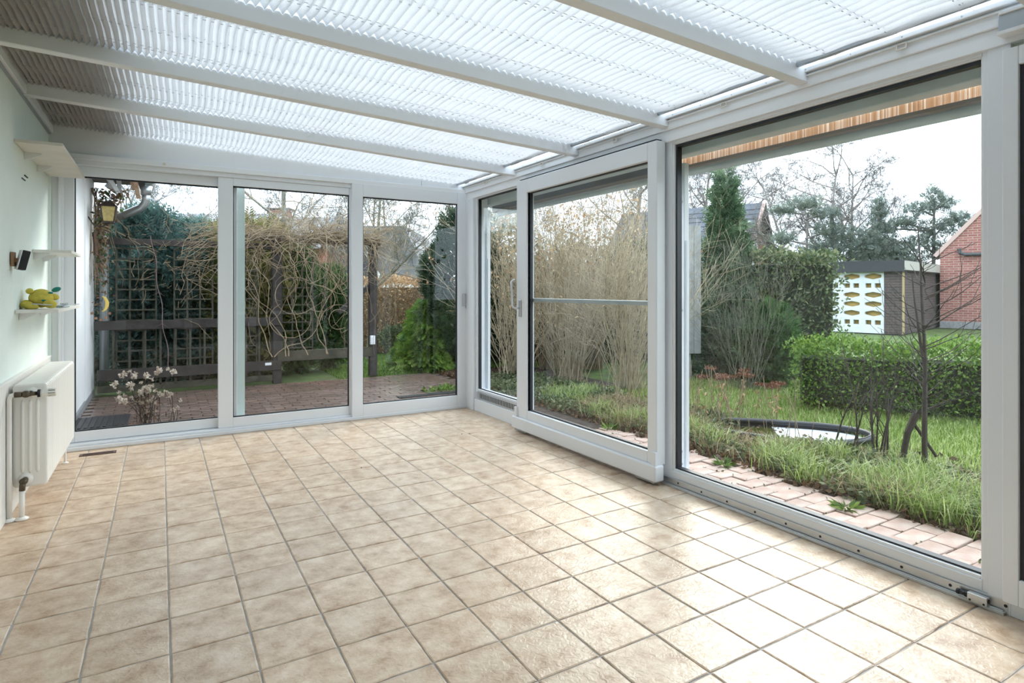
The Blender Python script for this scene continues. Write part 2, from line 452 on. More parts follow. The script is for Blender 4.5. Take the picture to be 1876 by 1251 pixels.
# house wall with panelling
wall = MB().box(XL-.3, YF, -.1, XL, YB-.0, 2.62).build('wall_left', plaster); tag(wall, kind='structure')
MB().box(XL, YF, .0, XL+.008, YB-.03, .73).build('wainscot_backing', panel, wall)
MB().box(XL, YF, .728, XL+.02, YB-.03, .742).build('wainscot_cap', panel, wall, .002)
sm = MB().box(0, -.0165, 0, .009, .0165, .722).build('wainscot_slat', panel, wall, .003).data
first = bpy.data.objects['wainscot_slat']; first.location = (XL+.006, 1.0, .004)
for k in range(1, 58): o = first.copy(); C.objects.link(o); o.parent = wall; o.location = (XL+.006, 1.0+.0352*k, .004)
bb = MB().box(XL, YF, 0, XL+.016, YB-.03, .06).build('baseboard_left', panel, None, .002); tag(bb, kind='structure')
# strip under the roof on the house wall
MB().box(XL, YF, zr(XL)+.005, XL+.028, YB, zr(XL)+.06).build('ledger_strip', pvc2, wall, .003)
MB().box(XL, YF, zr(XL)-.012, XL+.012, YB, zr(XL)+.005).build('ledger_lip', grey_alu, wall)
MB().box(XL-.06, YB-.03, 0, XL+.012, YB+.1, 2.42).build('corner_strip', plaster, wall)

# ------------------------------------------------------------------ roof: rafters, glass, eaves beam
ceil = struct('ceiling')
RY = [2.03, 1.10, .17, -.765, -1.70, -2.63, -3.56]
prof = [(-.027, 0), (.027, 0), (.031, .004), (.031, .075), (.024, .092), (.010, .10), (-.010, .10), (-.024, .092), (-.031, .075), (-.031, .004)]
for y in RY:
    MB().prism(prof, (XL+.005, y, zr(XL)), (2.50, y, zr(2.50)), lambda a, b: Vector((0, a, b))).build('rafter', pvc2, ceil, 0)
    MB().prism([(-.02, 0), (.02, 0), (.02, .03), (-.02, .03)], (XL-.05, y, zr(XL)+.125), (2.72, y, zr(2.72)+.125), lambda a, b: Vector((0, a, b))).build('glazing_bar', pvc2, ceil)
ys = [YB+.12] + RY + [YF]
for a, b in zip(ys[:-1], ys[1:]):
    if b < -1.8: MB().prism([(0, 0), (a-b-.06, 0), (a-b-.06, .016), (0, .016)], (XL+.03, b+.03, zr(XL)+.065), (2.45, b+.03, zr(2.45)+.065), lambda u, w: Vector((0, u, w))).build('rear_shade_panel', fabric, ceil)  # panels added over the rear bays to dim the light behind the camera
    MB().prism([(0, 0), (a-b, 0), (a-b, .008), (0, .008)], (XL-.05, b, zr(XL)+.115), (2.74, b, zr(2.74)+.115), lambda u, w: Vector((0, u, w))).build('roof_pane', roofglass, ceil)

wr = struct('wall_right')
MB().box(2.465, YF, 2.235, 2.66, YB+.1, 2.315).box(2.44, YF, 2.300, 2.66, YB+.1, 2.322).build('eaves_beam', pvc2, wr, .003)
MB().box(2.478, YF, 2.166, 2.62, YB+.1, 2.235).build('head_rail', pvc2, wr, .002)
MB().box(2.452, YF, 2.284, 2.466, YB, 2.290).build('beam_ridge', pvc2, wr, .001)
for k in range(-14, 12): MB().lathe([(.004, 0), (.004, .004)], (2.4395, .22*k+.08, 2.311), 'X', 8).build('screw', grey_alu, wr)
# corner post, lower rails, door-side post
MB().box(2.47, 2.86, 0, 2.64, YB+.12, 2.17).build('corner_post', pvc, wr, .004)
MB().box(2.50, .24, 0, 2.60, .262, 2.17).build('mullion', pvc, wr, .003)
MB().box(2.49, -1.60, 0, 2.62, -1.525, 2.17).build('post', pvc, wr, .002)
MB().box(2.485, 1.80, .0, 2.62, 2.86, .125).build('bottom_rail', pvc, wr, .004)
MB().box(2.486, .262, 0, 2.62, 1.80, .115).build('bottom_rail', pvc, wr, .004)
MB().box(2.50, -1.6, -.06, 2.66, YB+.1, .02).build('threshold', pvc, wr)

# ------------------------------------------------------------------ windows and doors of the right wall
def pane(axis, a0, a1, z0, z1, d, parent, t=.006):
    m = MB()
    if axis == 'X': m.box(a0, d-t/2, z0, a1, d+t/2, z1)
    else: m.box(d-t/2, a0, z0, d+t/2, a1, z1)
    return m.build('pane', glass, parent)

w1 = struct('window_1')                               # narrow fixed light by the corner
MB().frame('Y', 1.935, 2.86, .125, 2.166, 2.50, 2.58, .08, .035, .012, .10).build('frame', pvc, w1, .003)
MB().frame('Y', 2.015, 2.826, .215, 2.155, 2.515, 2.545, .008, .012, .010, .010).build('gasket', rubber, w1)
pane('Y', 2.012, 2.82, .22, 2.15, 2.53, w1)
vg = MB().box(2.492, 1.9, .132, 2.501, 2.80, .205).build('vent_strip', alu, w1, .001)
slot = None
for k in range(26):
    y = 2.74 - k*.029
    if slot is None: slot = MB().box(-.002, -.0045, -.024, .002, .0045, .024).build('vent_slot', mat('vent_shadow', (.10, .11, .12), .6, .3), vg)
    else: slot = slot.copy(); C.objects.link(slot)
    slot.parent = vg; slot.location = (2.4905, y, .165)
MB().box(2.485, 2.775, .14, 2.495, 2.81, .20).build('end_clip', alu, w1, .002)

d4 = struct('door_4')                                 # the parked tilt-and-slide sash
MB().frame('Y', .175, 1.88, .13, 2.172, 2.40, 2.475, .084, .165, .115, .075).build('frame', pvc, d4, .006, seg=3)
MB().frame('Y', .259-.014, 1.715+.014, .19, 2.07, 2.412, 2.44, .014, .014, .014, .014).build('glazing_bead', pvc2, d4, .003)
MB().frame('Y', .259, 1.715, .203, 2.057, 2.425, 2.45, .007, .022, .008, .012).build('gasket', rubber, d4)
pane('Y', .262, 1.70, .208, 2.052, 2.435, d4)
br = MB().box(2.375, .165, .028, 2.455, 1.93, .132).build('roller_housing', pvc, d4, .012, seg=3)
MB().box(2.392, .19, .012, 2.44, .36, .03).build('roller_shoe', grey_alu, br, .003)
MB().box(2.392, 1.72, .012, 2.44, 1.90, .03).build('roller_shoe', grey_alu, br, .003)
for y in (.19, 1.875): MB().box(2.383, y-.02, .12, 2.402, y+.02, .215).build('end_bracket', pvc, d4, .004)
hd = MB().box(2.388, 1.795, 1.00, 2.40, 1.832, 1.145).build('handle_plate', alu, d4, .003)
MB().tube([(2.39, 1.813, 1.075), (2.352, 1.815, 1.073), (2.336, 1.83, 1.078), (2.334, 1.845, 1.10), (2.334, 1.855, 1.30), (2.345, 1.852, 1.312), (2.362, 1.85, 1.314)], .009, 10).build('lever', alu, hd, 0, True)
MB().frame('Y', .2, 1.86, 2.177, 2.186, 2.42, 2.47, 0, 0, .004, 0).build('upper_guide', rubber, d4)
MB().box(2.455, .26, 1.130, 2.50, 1.86, 1.160).build('crossbar', mat('blue_grey_rail', (.38, .43, .45), .4), d4, .006)

w2 = struct('window_2')                               # big fixed light
MB().frame('Y', -1.53, .24, .05, 2.17, 2.498, 2.58, .024, .10, .018, .045).build('frame', pvc, w2, .003)
MB().frame('Y', -1.508, .142, .092, 2.156, 2.506, 2.53, .010, .012, .010, .016).build('glazing_bead', pvc2, w2, .003)
MB().frame('Y', -1.502, .134, .100, 2.150, 2.52, 2.56, .004, .016, .020, .016).build('gasket', rubber, w2)
pane('Y', -1.50, .130, .104, 2.146, 2.54, w2)

w3 = struct('window_3')                               # next light, at the edge of the picture
MB().frame('Y', -3.4, -1.585, .06, 2.14, 2.455, 2.53, .09, .05, .07, .10).build('frame', pvc, w3, .004)
MB().frame('Y', -3.32, -1.625, .15, 2.08, 2.47, 2.50, .012, .03, .02, .02).build('gasket', rubber, w3)
pane('Y', -3.31, -1.63, .16, 2.07, 2.49, w3)
MB().box(2.49, -3.5, 0, 2.62, -3.4, 2.17).build('post', pvc, wr)
MB().box(2.488, -3.4, .0, 2.6, -1.6, .06).build('sill', pvc, w3, .004)
bx = MB().box(2.42, -3.3, 2.195, 2.478, -1.585, 2.262).build('roller_blind_box', grey_alu, w3, .003)
MB().box(2.415, -3.3, 2.185, 2.48, -1.583, 2.199).box(2.41, -3.3, 2.258, 2.478, -1.59, 2.268).build('cover_strip', pvc2, bx, .002)
w6 = struct('window_6')
MB().frame('Y', YF, -3.5, .06, 2.14, 2.48, 2.56, .06, .06, .07, .10).build('frame', pvc, w6)
pane('Y', YF+.05, -3.55, .16, 2.08, 2.51, w6)

# floor track with its stop
tr = tag(MB().box(2.488, -1.592, 0, 2.50, .24, .052).box(2.470, -1.585, 0, 2.49, .24, .012).box(2.476, -1.58, .010, 2.482, .24, .017).build('trim_1', alu, None, .0015), kind='structure')
for k in range(10): MB().lathe([(.006, 0), (.006, .002)], (2.4865, .08-.185*k, .034), 'X', 10).build('screw_hole', rubber, tr)
st = thing('track_stop', 'small aluminium end stop with a black rubber buffer on the floor track', 'door stop', (2.472, -1.50, .012))
MB().box(-.014, -.036, 0, .012, .030, .034).build('block', alu, st, .002)
MB().lathe([(.009, 0), (.011, .004), (.011, .012), (.008, .015), (.008, .03), (.011, .034), (.011, .04), (.009, .042)], (-.002, .028, .019), 'Y', 14).build('buffer', rubber, st)
for y in (-.026, .02): MB().lathe([(.004, 0), (.004, .002)], (-.016, y, .008), 'X', 10).build('screw', rubber, st)
MB().lathe([(.008, 0), (.008, .002)], (.0, -.038, .02), 'Y', 12).build('socket', rubber, st)

# ------------------------------------------------------------------ back wall: gable panel, rails, three sliding leaves
wb = struct('wall_back')
def gx(x): return zr(x) + .088
MB().add([(XL-.02, YB, 2.268), (2.55, YB, 2.268), (2.55, YB, gx(2.55)), (XL-.02, YB, gx(XL)), (XL-.02, YB+.1, 2.268), (2.55, YB+.1, 2.268), (2.55, YB+.1, gx(2.55)), (XL-.02, YB+.1, gx(XL))],
         [(0,1,2,3),(4,7,6,5),(0,4,5,1),(1,5,6,2),(2,6,7,3),(3,7,4,0)]).build('gable_panel', pvc2, wb, .002)
MB().box(XL+.12, YB-.028, 2.232, 2.50, YB+.08, 2.275).build('top_rail', pvc2, wb, .004)
MB().box(XL+.05, YB-.004, 2.196, 2.50, YB+.08, 2.232).build('upper_track', pvc, wb, .002)
MB().box(1.99, YB-.001, 2.278, 1.995, YB+.001, 2.33).build('panel_joint', grey_alu, wb)
MB().lathe([(.013, 0), (.011, .006)], (-.25, YB-.036, 2.252), 'Y', 6).build('cap', woodpale, wb)
MB().box(XL+.05, YB-.035, 0, 2.48, YB+.12, .03).box(XL+.05, YB-.012, .03, 2.48, YB+.12, .048).build('sill', pvc, wb, .004)
MB().box(XL+.012, YB+.03, 0, -.915, YB+.13, 2.27).build('side_strip', pvc2, wb, .003)
MB().box(-.945, YB+.01, .04, -.93, YB+.1, 2.2).build('side_bead', pvc2, wb, .002)

def leaf(name, x0, x1, y, wl, wr_, z0, z1, wt, wbt):
    d = struct(name)
    MB().frame('X', x0, x1, z0, z1, y, y+.045, wl, wr_, wt, wbt).build('frame', pvc, d, .004)
    MB().frame('X', x0+wl-.012, x1-wr_+.012, z0+wbt-.012, z1-wt+.012, y+.006, y+.03, .012, .012, .012, .012).build('glazing_bead', pvc2, d, .002)
    MB().frame('X', x0+wl, x1-wr_, z0+wbt, z1-wt, y+.014, y+.036, .007, .007, .010, .007).build('gasket', rubber, d)
    pane('X', x0+wl+.004, x1-wr_-.004, z0+wbt+.004, z1-wt-.004, y+.024, d)
    return d
leaf('door_1', -.925, .30, YB+.055, .075, .10, .05, 2.196, .078, .080)
d2 = leaf('door_2', .148, 1.365, YB+.008, .115, .10, .048, 2.196, .068, .082)
d3 = leaf('door_3', 1.281, 2.492, YB-.032, .104, .117, .023, 2.24, .122, .115)
hp = MB().box(2.43, YB-.043, 1.06, 2.458, YB-.03, 1.192).build('handle', alu, d3, .003)
MB().box(2.434, YB-.052, 1.065, 2.450, YB-.042, 1.187).build('grip', alu, hp, .003)
MB().box(2.468, YB-.036, 1.04, 2.472, YB-.030, 1.07).box(2.468, YB-.036, 1.17, 2.472, YB-.030, 1.19).build('latch_screw', rubber, d3)
# rear wall behind the camera and its glazing
wf = struct('wall_front')
MB().box(XL-.3, YF-.12, 2.14, 2.64, YF, 2.6).box(XL-.3, YF-.12, 0, 2.64, YF, .06).box(XL-.3, YF-.12, 0, XL+.1, YF, 2.2).box(2.48, YF-.12, 0, 2.64, YF, 2.2).build('surround', pvc, wf)
for k, (a, b) in enumerate(((XL+.1, .2), (.2, 1.35), (1.35, 2.48))):
    w = struct('window_%d' % (7+k))
    MB().frame('X', a, b, .06, 2.14, YF-.08, YF-.02, .07, .07, .07, .09).box(a+.07, YF-.07, .72, b-.07, YF-.02, .78).build('frame', pvc, w)
    pane('X', a+.06, b-.06, .14, 2.08, YF-.05, w)

# ------------------------------------------------------------------ pleated blinds under the roof
def blind(y1, y0, label, xend, sd):
    o = thing('pleated_blind', label, 'blind', (0, (y0+y1)/2 + (0 if y1 < YB else .014), 0), 0, 'pleated blinds under the glass roof')
    r = np.random.default_rng(sd); hw = (y1-y0)/2 - (.034 if y1 < YB else .0195)
    xs = [XL+.03]; k = 0
    while xs[-1] < xend:
        t = (xs[-1]-XL)/3.4; xs.append(xs[-1] + (.0135 + .0125*min(1, t*1.15))*(1+r.normal()*.04))
    ny = 15; v = []; f = []
    ph = r.uniform(0, 6.28, 4)
    for i, x in enumerate(xs):
        amp = .0125 + r.normal()*.0007
        for j in range(ny):
            s = -1 + 2*j/(ny-1); y = s*hw
            sag = .010*(1-s*s) + .004*math.cos(s*9.4)
            wob = .003*math.sin(2.1*x+ph[0]) + .002*math.sin(5.3*x+ph[1])
            dx = .011*math.sin(math.pi*s*.9)*min(1, (x-XL)/1.2)
            v.append((x+dx, y, zr(x)+.074 + (amp if i % 2 else -amp) - sag + wob*(1-s*s)))
    for i in range(len(xs)-1):
        for j in range(ny-1): a = i*ny+j; f.append((a, a+1, a+ny+1, a+ny))
    me = bpy.data.meshes.new('fabric'); me.from_pydata(v, [], f); me.materials.append(fabric)
    obj('fabric', me, o)
    xe = xs[-1]
    MB().box(xe-.006, -hw-.005, zr(xe)+.058, xe+.018, hw+.005, zr(xe)+.088).build('end_rail', grey_alu, o, .002)
    for s in (-.62, .0, .62):
        MB().tube([(XL+.03, s*hw, zr(XL)+.066), (xe, s*hw, zr(xe)+.066), (2.46, s*hw, zr(2.46)+.066)], .0011, 5).build('cord', grey_alu, o)
        q = MB()
        for i in range(0, len(xs)-1, 2): q.box(xs[i]-.006, s*hw-.0016, zr(xs[i])+.0585-.010*(1-s*s), xs[i]+.006, s*hw+.0016, zr(xs[i])+.0600-.010*(1-s*s))
        tag(q.build('cord_loops', grey_alu, o), kind='stuff')
    cl = MB().frame('Y', -.022, .022, 2.262, 2.290, 2.449, 2.456, .006, .006, .006, .006).build('clip', woodpale, o, .001)
    return o
blind(YB, RY[0], 'pleated white roof blind farthest away, running along the back wall', 2.36, 1)
blind(RY[0], RY[1], 'pleated white roof blind second from the back wall', 2.34, 2)
blind(RY[1], RY[2], 'pleated white roof blind in the middle of the five', 2.37, 3)
blind(RY[2], RY[3], 'pleated white roof blind second nearest, above the big window', 2.36, 4)
blind(RY[3], RY[4], 'pleated white roof blind nearest the viewer at the top right', 2.365, 5)

# ------------------------------------------------------------------ things on the house wall
rad = thing('radiator', 'cream white sectional radiator with thermostat valve on the left wall', 'radiator', (-.89, 1.56, 0))
def sect(name, y, th, parent):
    # one section: rounded slab standing across the wall
    pts = []; hw, z0, z1, r = .077, .158, .722, .022
    for cx, cz, a0 in ((hw-r, z1-r, 0), (-hw+r, z1-r, 90), (-hw+r, z0+r, 180), (hw-r, z0+r, 270)):
        for k in range(4): a = math.radians(a0+30*k); pts.append((cx+r*math.cos(a), cz+r*math.sin(a)))
    return MB().prism(pts, (0, y, 0), (0, y+th, 0), lambda a, b: Vector((a, 0, b))).build(name, enamel, parent, .0125, False, 3)
s0 = sect('section', 0, .0365, rad)
for k in range(1, 26): o = s0.copy(); C.objects.link(o); o.parent = rad; o.location = (0, .0455*k, 0)
MB().box(-.05, .004, .19, .05, 1.155, .69).build('core', enamel, rad)
for x in (-.032, 0, .032): MB().tube([(x, .001, .235), (x, .0, .25), (x, 0, .62), (x, .001, .635)], [.003, .0085, .0085, .003], 10).build('rib', enamel, s0, 0, True)
vb = MB().lathe([(.032, -.004), (.034, -.010), (.022, -.022), (.018, -.03)], (.005, .012, .672), 'Y', 18).build('valve_collar', enamel, rad, 0, True)
vv = MB().tube([(.005, -.012, .672), (.005, -.045, .672)], .014, 12).tube([(-.06, -.045, .672), (-.03, -.045, .672)], .015, 12).tube([(-.03, -.045, .672), (.04, -.045, .672)], .011, 12).ell((-.012, -.045, .672), (.022, .019, .019)).build('valve', brass, rad, 0, True)
th = MB().tube([(.038, -.045, .672), (.05, -.045, .672)], .021, 16).build('thermostat_ring', rubber, vv)
MB().tube([(.05, -.045, .672), (.062, -.045, .672), (.112, -.045, .672), (.118, -.045, .672)], [.019, .0215, .020, .016], 16).build('thermostat_head', mat('off_white_plastic', (.78, .76, .70), .4), vv, 0, True)
for k in range(8):
    a = k*math.pi/4; MB().bar((.085, -.045+.0205*math.cos(a), .672+.0205*math.sin(a)), (.116, -.045+.0185*math.cos(a), .672+.0185*math.sin(a)), .005, .004, (0, math.cos(a), math.sin(a))).build('grip_rib', chrome, vv)
MB().tube([(-.055, -.045, .672), (-.075, -.045, .668), (-.082, -.045, .65), (-.082, -.045, .35), (-.082, -.045, .0)], .0125, 12).build('supply_pipe', enamel, rad, 0, True)
MB().lathe([(.03, 0), (.032, .006), (.016, .016)], (-.082, -.045, 0), 'Z', 18).build('pipe_rose', enamel, rad, 0, True)
MB().lathe([(.036, 0), (.038, -.008), (.024, -.022), (.02, -.026)], (-.02, .012, .205), 'Y', 18).build('return_collar', enamel, rad, 0, True)
MB().tube([(-.02, -.01, .205), (-.02, -.045, .205)], .015, 12).ell((-.022, -.045, .203), (.02, .018, .018)).tube([(-.025, -.045, .2), (-.028, -.045, .155)], .014, 12).build('return_valve', brass, rad, 0, True)
MB().tube([(-.028, -.045, .165), (-.030, -.045, 0)], .0125, 12).build('return_pipe', enamel, rad, 0, True)
MB().lathe([(.03, 0), (.032, .006), (.016, .016)], (-.030, -.045, 0), 'Z', 18).build('pipe_rose', enamel, rad, 0, True)
for z in (.62, .26): MB().box(-.094, .05, z-.03, -.088, .07, z+.03).box(-.094, .052, z-.008, -.06, .068, z+.008).build('wall_bracket', chrome, rad)
MB().lathe([(.022, 0), (.022, .006), (.008, .012)], (.03, 1.12, 0), 'Z', 14).tube([(.03, 1.12, 0), (.03, 1.12, .17)], .008, 8).build('foot', enamel, rad)

def shelf(label, y0, y1, z, x1, m, brk, th=.019):
    o = thing('wall_shelf', label, 'shelf', (XL, y0, z), 0, 'shelves on the left wall')
    MB().box(.002, 0, 0, x1-XL, y1-y0, th).build('board', m, o, .0015)
    for b in brk:
        MB().add([(0.001, b, 0), (0.001, b+.012, 0), (.085, b+.012, 0), (.085, b, 0), (.001, b, -.045), (.001, b+.012, -.045), (.03, b+.012, -.04), (.03, b, -.04), (.085, b, -.008), (.085, b+.012, -.008)],
                 [(0,3,2,1),(0,1,5,4),(4,5,6,7),(7,6,9,8),(8,9,2,3),(0,4,7,8,3),(1,2,9,6,5)]).build('bracket', pvc2, o, .001)
    return o
shelf('pale wooden wall shelf high up below the roof, seen from beneath', 1.80, 3.01, 2.080, -.775, woodpale, (.30, .75))
shelf('white wall shelf in the middle of the three, empty', 2.36, 2.93, 1.478, -.79, panel, (.06, .40))
shelf('lowest white wall shelf, with the yellow plush toy on it', 1.82, 2.95, 1.098, -.797, panel, (.12, .85))
spk = thing('speaker', 'small black box tilted on a wooden bracket on the left wall', 'speaker', (-.985, 1.72, 1.40), 0)
MB().box(-.012, -.03, -.035, .004, .03, .045).build('bracket', mat('brown_wood', (.30, .17, .09), .6), spk, .002)
b_ = MB().box(-.02, -.034, -.055, .018, .034, .055).build('box', black, spk, .004); b_.location = (.04, 0, .0); b_.rotation_euler = (0, .22, .35)
e_ = MB().box(-.023, -.0345, -.0555, -.0195, .0345, .0555).build('rim', pvc2, b_, .001)
MB().box(.0, -.012, -.012, .035, .012, .012).build('stub', MATS['brown_wood'], spk, .002)
for (y, z) in ((2.02, 1.905), (2.10, 1.935)):
    tag(MB().box(XL+.0, y, z, XL+.006, y+.10, z+.006).build('wall_nail', black), 'short dark nail in the mint wall, %s' % ('lower of the two' if z < 1.91 else 'upper of the two'), 'nail', 'nails in the left wall')

yel = mat('yellow_plush', (.72, .60, .10), .95, noise=.15, nscale=40, bump=.5, bscale=300)
tg = mat('teal_felt', (.02, .22, .17), .9)
pl = thing('plush_toy', 'yellow plush toy with green eyes lying on the lowest shelf', 'toy', (-.905, 2.02, 1.117), .15)
k_ = .9
MB().ell((0, .02, .064), (.062, .075, .058), (0, 0, .2), 16, 12).build('body', yel, pl, 0, True)
MB().ell((-.055, -.01, .108), (.020, .018, .018)).build('ear', yel, pl, 0, True)
MB().ell((.075, .045, .118), (.026, .012, .015), (0, -.35, .3)).build('leaf_ear', tg, pl, 0, True)
MB().ell((.064, .02, .072), (.026, .026, .020), (0, .3, 0)).build('snout', yel, pl, 0, True)
for p in ((.045, -.03, .098), (.012, -.052, .052)):
    MB().ell(p, (.014, .006, .006), (0, .1, .4)).build('eye', tg, pl, 0, True)
for p, r in (((-.068, -.03, .026), (.034, .022, .025)), ((-.045, -.062, .018), (.036, .022, .018)), ((.042, -.055, .030), (.036, .024, .026)), ((-.07, .05, .03), (.03, .024, .025))):
    MB().ell(p, r, (0, .2, .2)).build('paw', yel, pl, 0, True)
rod = thing('wire_rod', 'thin grey wire rod with a knotted loop lying along the lowest shelf', 'rod', (-.82, 1.86, 1.122))
MB().tube([(-.10, -.03, .03), (-.02, .1, .018), (.0, .35, .012), (.004, .7, .006), (.016, 1.08, .004)], .003, 8).build('shaft', grey_alu, rod, 0, True)
for q in range(3): MB().tube([(.0+.012*math.cos(t)+.004*q, .36+.06*math.sin(t)+.02*q, .013+.012*math.sin(2*t)) for t in np.linspace(0, 6.28, 22)], .0022, 6).build('loop', grey_alu, rod, 0, True)
td = thing('teal_case', 'flat teal oval case lying on the lowest shelf beside the wire rod', 'case', (-.85, 2.42, 1.117))
MB().lathe([(.001, 0), (.05, .001), (.053, .006), (.05, .011), (.001, .012)], (0, 0, 0), 'Z', 20).build('lid', mat('pale_teal', (.30, .52, .45), .4), td, 0, True); td.scale = (.8, 2.4, 1)
MB().lathe([(.053, .004), (.055, .006), (.053, .008)], (0, 0, 0), 'Z', 20).build('rim', grey_alu, td, 0, True)

vent = thing('floor_vent', 'narrow brown metal floor grille set in the tiles near the radiator', 'vent', (-.68, 2.86, 0))
brown = mat('brown_metal', (.10, .055, .045), .45, .3)
MB().box(-.115, -.035, 0, .115, -.023, .005).box(-.115, .023, 0, .115, .035, .005).box(-.115, -.023, 0, -.095, .023, .005).box(.095, -.023, 0, .115, .023, .005).build('frame', brown, vent, .0015)
MB().box(-.095, -.023, 0, .095, .023, .0012).build('well', black, vent)
for y in (-.014, -.0045, .005, .0145): MB().box(-.095, y-.0022, .001, .095, y+.0022, .004).build('slat', brown, vent)
sp = random.Random(3)
for k, (x, y, lb) in enumerate(((1.94, 2.02, 'left of the two specks by the sliding door'), (2.0, 2.0, 'right of the two specks by the sliding door'), (.92, 1.5, 'speck alone in the middle of the floor'))):
    tag(MB().ell((x, y, .003), (.006, .004, .003), None, 7, 5).build('crumb', brown), 'tiny dark crumb on the beige tiles, ' + lb, 'crumb', 'crumbs on the floor')

# ------------------------------------------------------------------ outside of the right wall: awning, shutter rails
aw = thing('awning', 'grey-green folded awning with rusty orange roll above the right windows', 'awning', (2.668, 0, 2.0))
aw_m = mat('grey_green_sheet', (.58, .66, .65), .5, noise=.12, nscale=5)
MB().box(.0, -4.2, .115, .10, 3.1, .30).build('housing', aw_m, aw, .006)
fm = leaf_mat('orange_fringe', [(.50, .29, .15), (.66, .44, .28), (.86, .76, .67)], .8, .55)
nz = 1300; yy = np.linspace(-4.1, .34, nz+1); V = np.empty((nz, 4, 3)); xo = .112+.004*np.where(np.arange(nz+1) % 2, 1, -1)
V[:, 0] = np.column_stack([xo[:-1], yy[:-1], np.full(nz, .073)]); V[:, 1] = np.column_stack([xo[1:], yy[1:], np.full(nz, .073)])
V[:, 2] = np.column_stack([xo[1:], yy[1:], np.full(nz, .122)]); V[:, 3] = np.column_stack([xo[:-1], yy[:-1], np.full(nz, .122)])
obj('fringe', np_mesh('fringe', V.reshape(-1, 3), 4, fm, rng.random(nz)), aw)
MB().box(.104, .342, .05, .112, 3.0, .125).build('closing_panel', mat('dark_sheet', (.10, .105, .11), .5), aw)
MB().box(.102, -4.1, .052, .15, 3.0, .072).build('lower_tray', mat('brown_sheet', (.25, .21, .18), .6), aw, .003)
MB().prism([(.022*math.cos(t), .026*math.sin(t)) for t in np.linspace(0, 2*math.pi, 15)[:-1]], (.165, -4.1, .035), (.165, 3.0, .035), lambda a, b: Vector((a, 0, b))).build('front_bar', aw_m, aw, 0, True)
def guide(label, y, x=2.62):
    o = thing('shutter_rail', label, 'rail', (x, y, .05), 0, 'shutter guide rails outside the right windows')
    MB().box(0, -.022, 0, .04, .022, 2.0).build('rail', pvc2, o, .003)
    MB().box(.004, -.034, .02, .03, -.022, 1.5).build('channel', pvc, o, .002)
    for z in (.06, .14, 1.05, 1.75): MB().lathe([(.007, 0), (.007, .004)], (-.004, 0, z), 'X', 10).build('bolt', grey_alu, o)
    MB().box(-.004, .004, 1.05, .02, .024, 1.13).build('hinge', grey_alu, o, .002)
    return o
guide('white shutter guide rail outside the left edge of the big window', .175)
guide('white shutter guide rail outside the narrow corner window', 2.86)
gb = thing('shutter_rail', 'pale mint shutter guide rail outside the middle sliding door', 'rail', (.30, YB+.17, .0), 0, 'shutter guide rails outside the back doors')
MB().box(-.02, 0, .04, .075, .05, 2.2).build('rail', mat('pale_mint_sheet', (.60, .70, .68), .5), gb, .003)
for z in np.linspace(.15, 2.1, 7): MB().lathe([(.005, 0), (.005, .004)], (-.008, -.003, z), 'Y', 8).build('bolt', rubber, gb)

# ------------------------------------------------------------------ house outside: wall, eaves, downpipe
wo = MB().box(XL-.3, YB, -.3, XL, 5.5, 2.62).box(XL-.3, 5.5, -.3, XL+.012, 6.52, 2.62).build('wall_outside', white_wall); tag(wo, kind='structure')
MB().box(XL-.005, YB+.12, -.1, XL+.022, 6.50, .0).build('plinth', mat('grey_plinth', (.28, .28, .29), .9, noise=.3), wo)
MB().box(-2.2, 6.50, -.3, XL-.02, 6.52, 2.62).build('return_wall', white_wall, wo)
rf = struct('roof_house')
soff = mat('brown_soffit', (.15, .115, .10), .8, noise=.4, nscale=6)
terra = mat('terracotta', (.45, .20, .11), .8, noise=.3, nscale=10, rnd=.2)
MB().box(-1.3, -5, 2.57, -.46, 6.5, 2.61).build('soffit', soff, rf)
MB().add([(-.42, -5, 2.62), (-.42, 6.6, 2.62), (-4.6, 6.6, 4.8), (-4.6, -5, 4.8), (-.42, -5, 2.70), (-.42, 6.6, 2.70), (-4.6, 6.6, 4.88), (-4.6, -5, 4.88)], [(0,1,2,3),(4,7,6,5),(0,4,5,1),(1,5,6,2),(2,6,7,3),(3,7,4,0)]).build('roof_slab', slate, rf)
MB().box(-.47, -5, 2.55, -.44, 6.5, 2.64).build('fascia', soff, rf)
for k in range(7):
    o = MB().prism([(.055*math.cos(t), .04*math.sin(t)) for t in np.linspace(0, math.pi, 7)] + [(.045*math.cos(t), .03*math.sin(t)) for t in np.linspace(math.pi, 0, 7)], (-.38, 0, 0), (.05, 0, -.02), lambda a, b: Vector((0, a, b))).build('verge_tile', terra, rf)
    o.location = (-.55-.06*k*.2, 5.85+.11*k, 2.60)
for a, b in (((-.86, 5.95, 2.66), (-.72, 6.05, 2.40)), ((-.72, 6.2, 2.66), (-.70, 6.2, 2.36)), ((-.84, 6.1, 2.50), (-.66, 6.15, 2.36))):
    MB().bar(a, b, .035, .05).build('verge_bracket', pvc2, rf, .003)
for a, b in (((-.55, 5.9, 2.62), (-.50, 6.02, 2.34)), ((-.58, 5.95, 2.62), (-.55, 6.0, 2.44))):
    MB().bar(a, b, .05, .012).build('splintered_board', mat('splintered_wood', (.50, .26, .14), .8, noise=.5, nscale=14, col2=(.75, .62, .5)), rf)
gu = thing('downpipe', 'grey zinc downpipe with a swan-neck bend at the house corner', 'downpipe', (-.88, 6.46, G))
MB().tube([(.45, -.30, 2.58), (.45, -.30, 2.47)], [.075, .055], 16).build('outlet', zinc, gu, 0, True)
MB().tube([(.45, -.30, 2.50), (.45, -.30, 2.42), (.44, -.29, 2.37), (.40, -.26, 2.315), (.31, -.2, 2.27), (.15, -.1, 2.20), (.06, -.015, 2.15), (.02, 0, 2.10), (.0, 0, 2.02), (.0, 0, 1.0), (.0, 0, .0)], .05, 18).build('pipe', zinc, gu, 0, True)
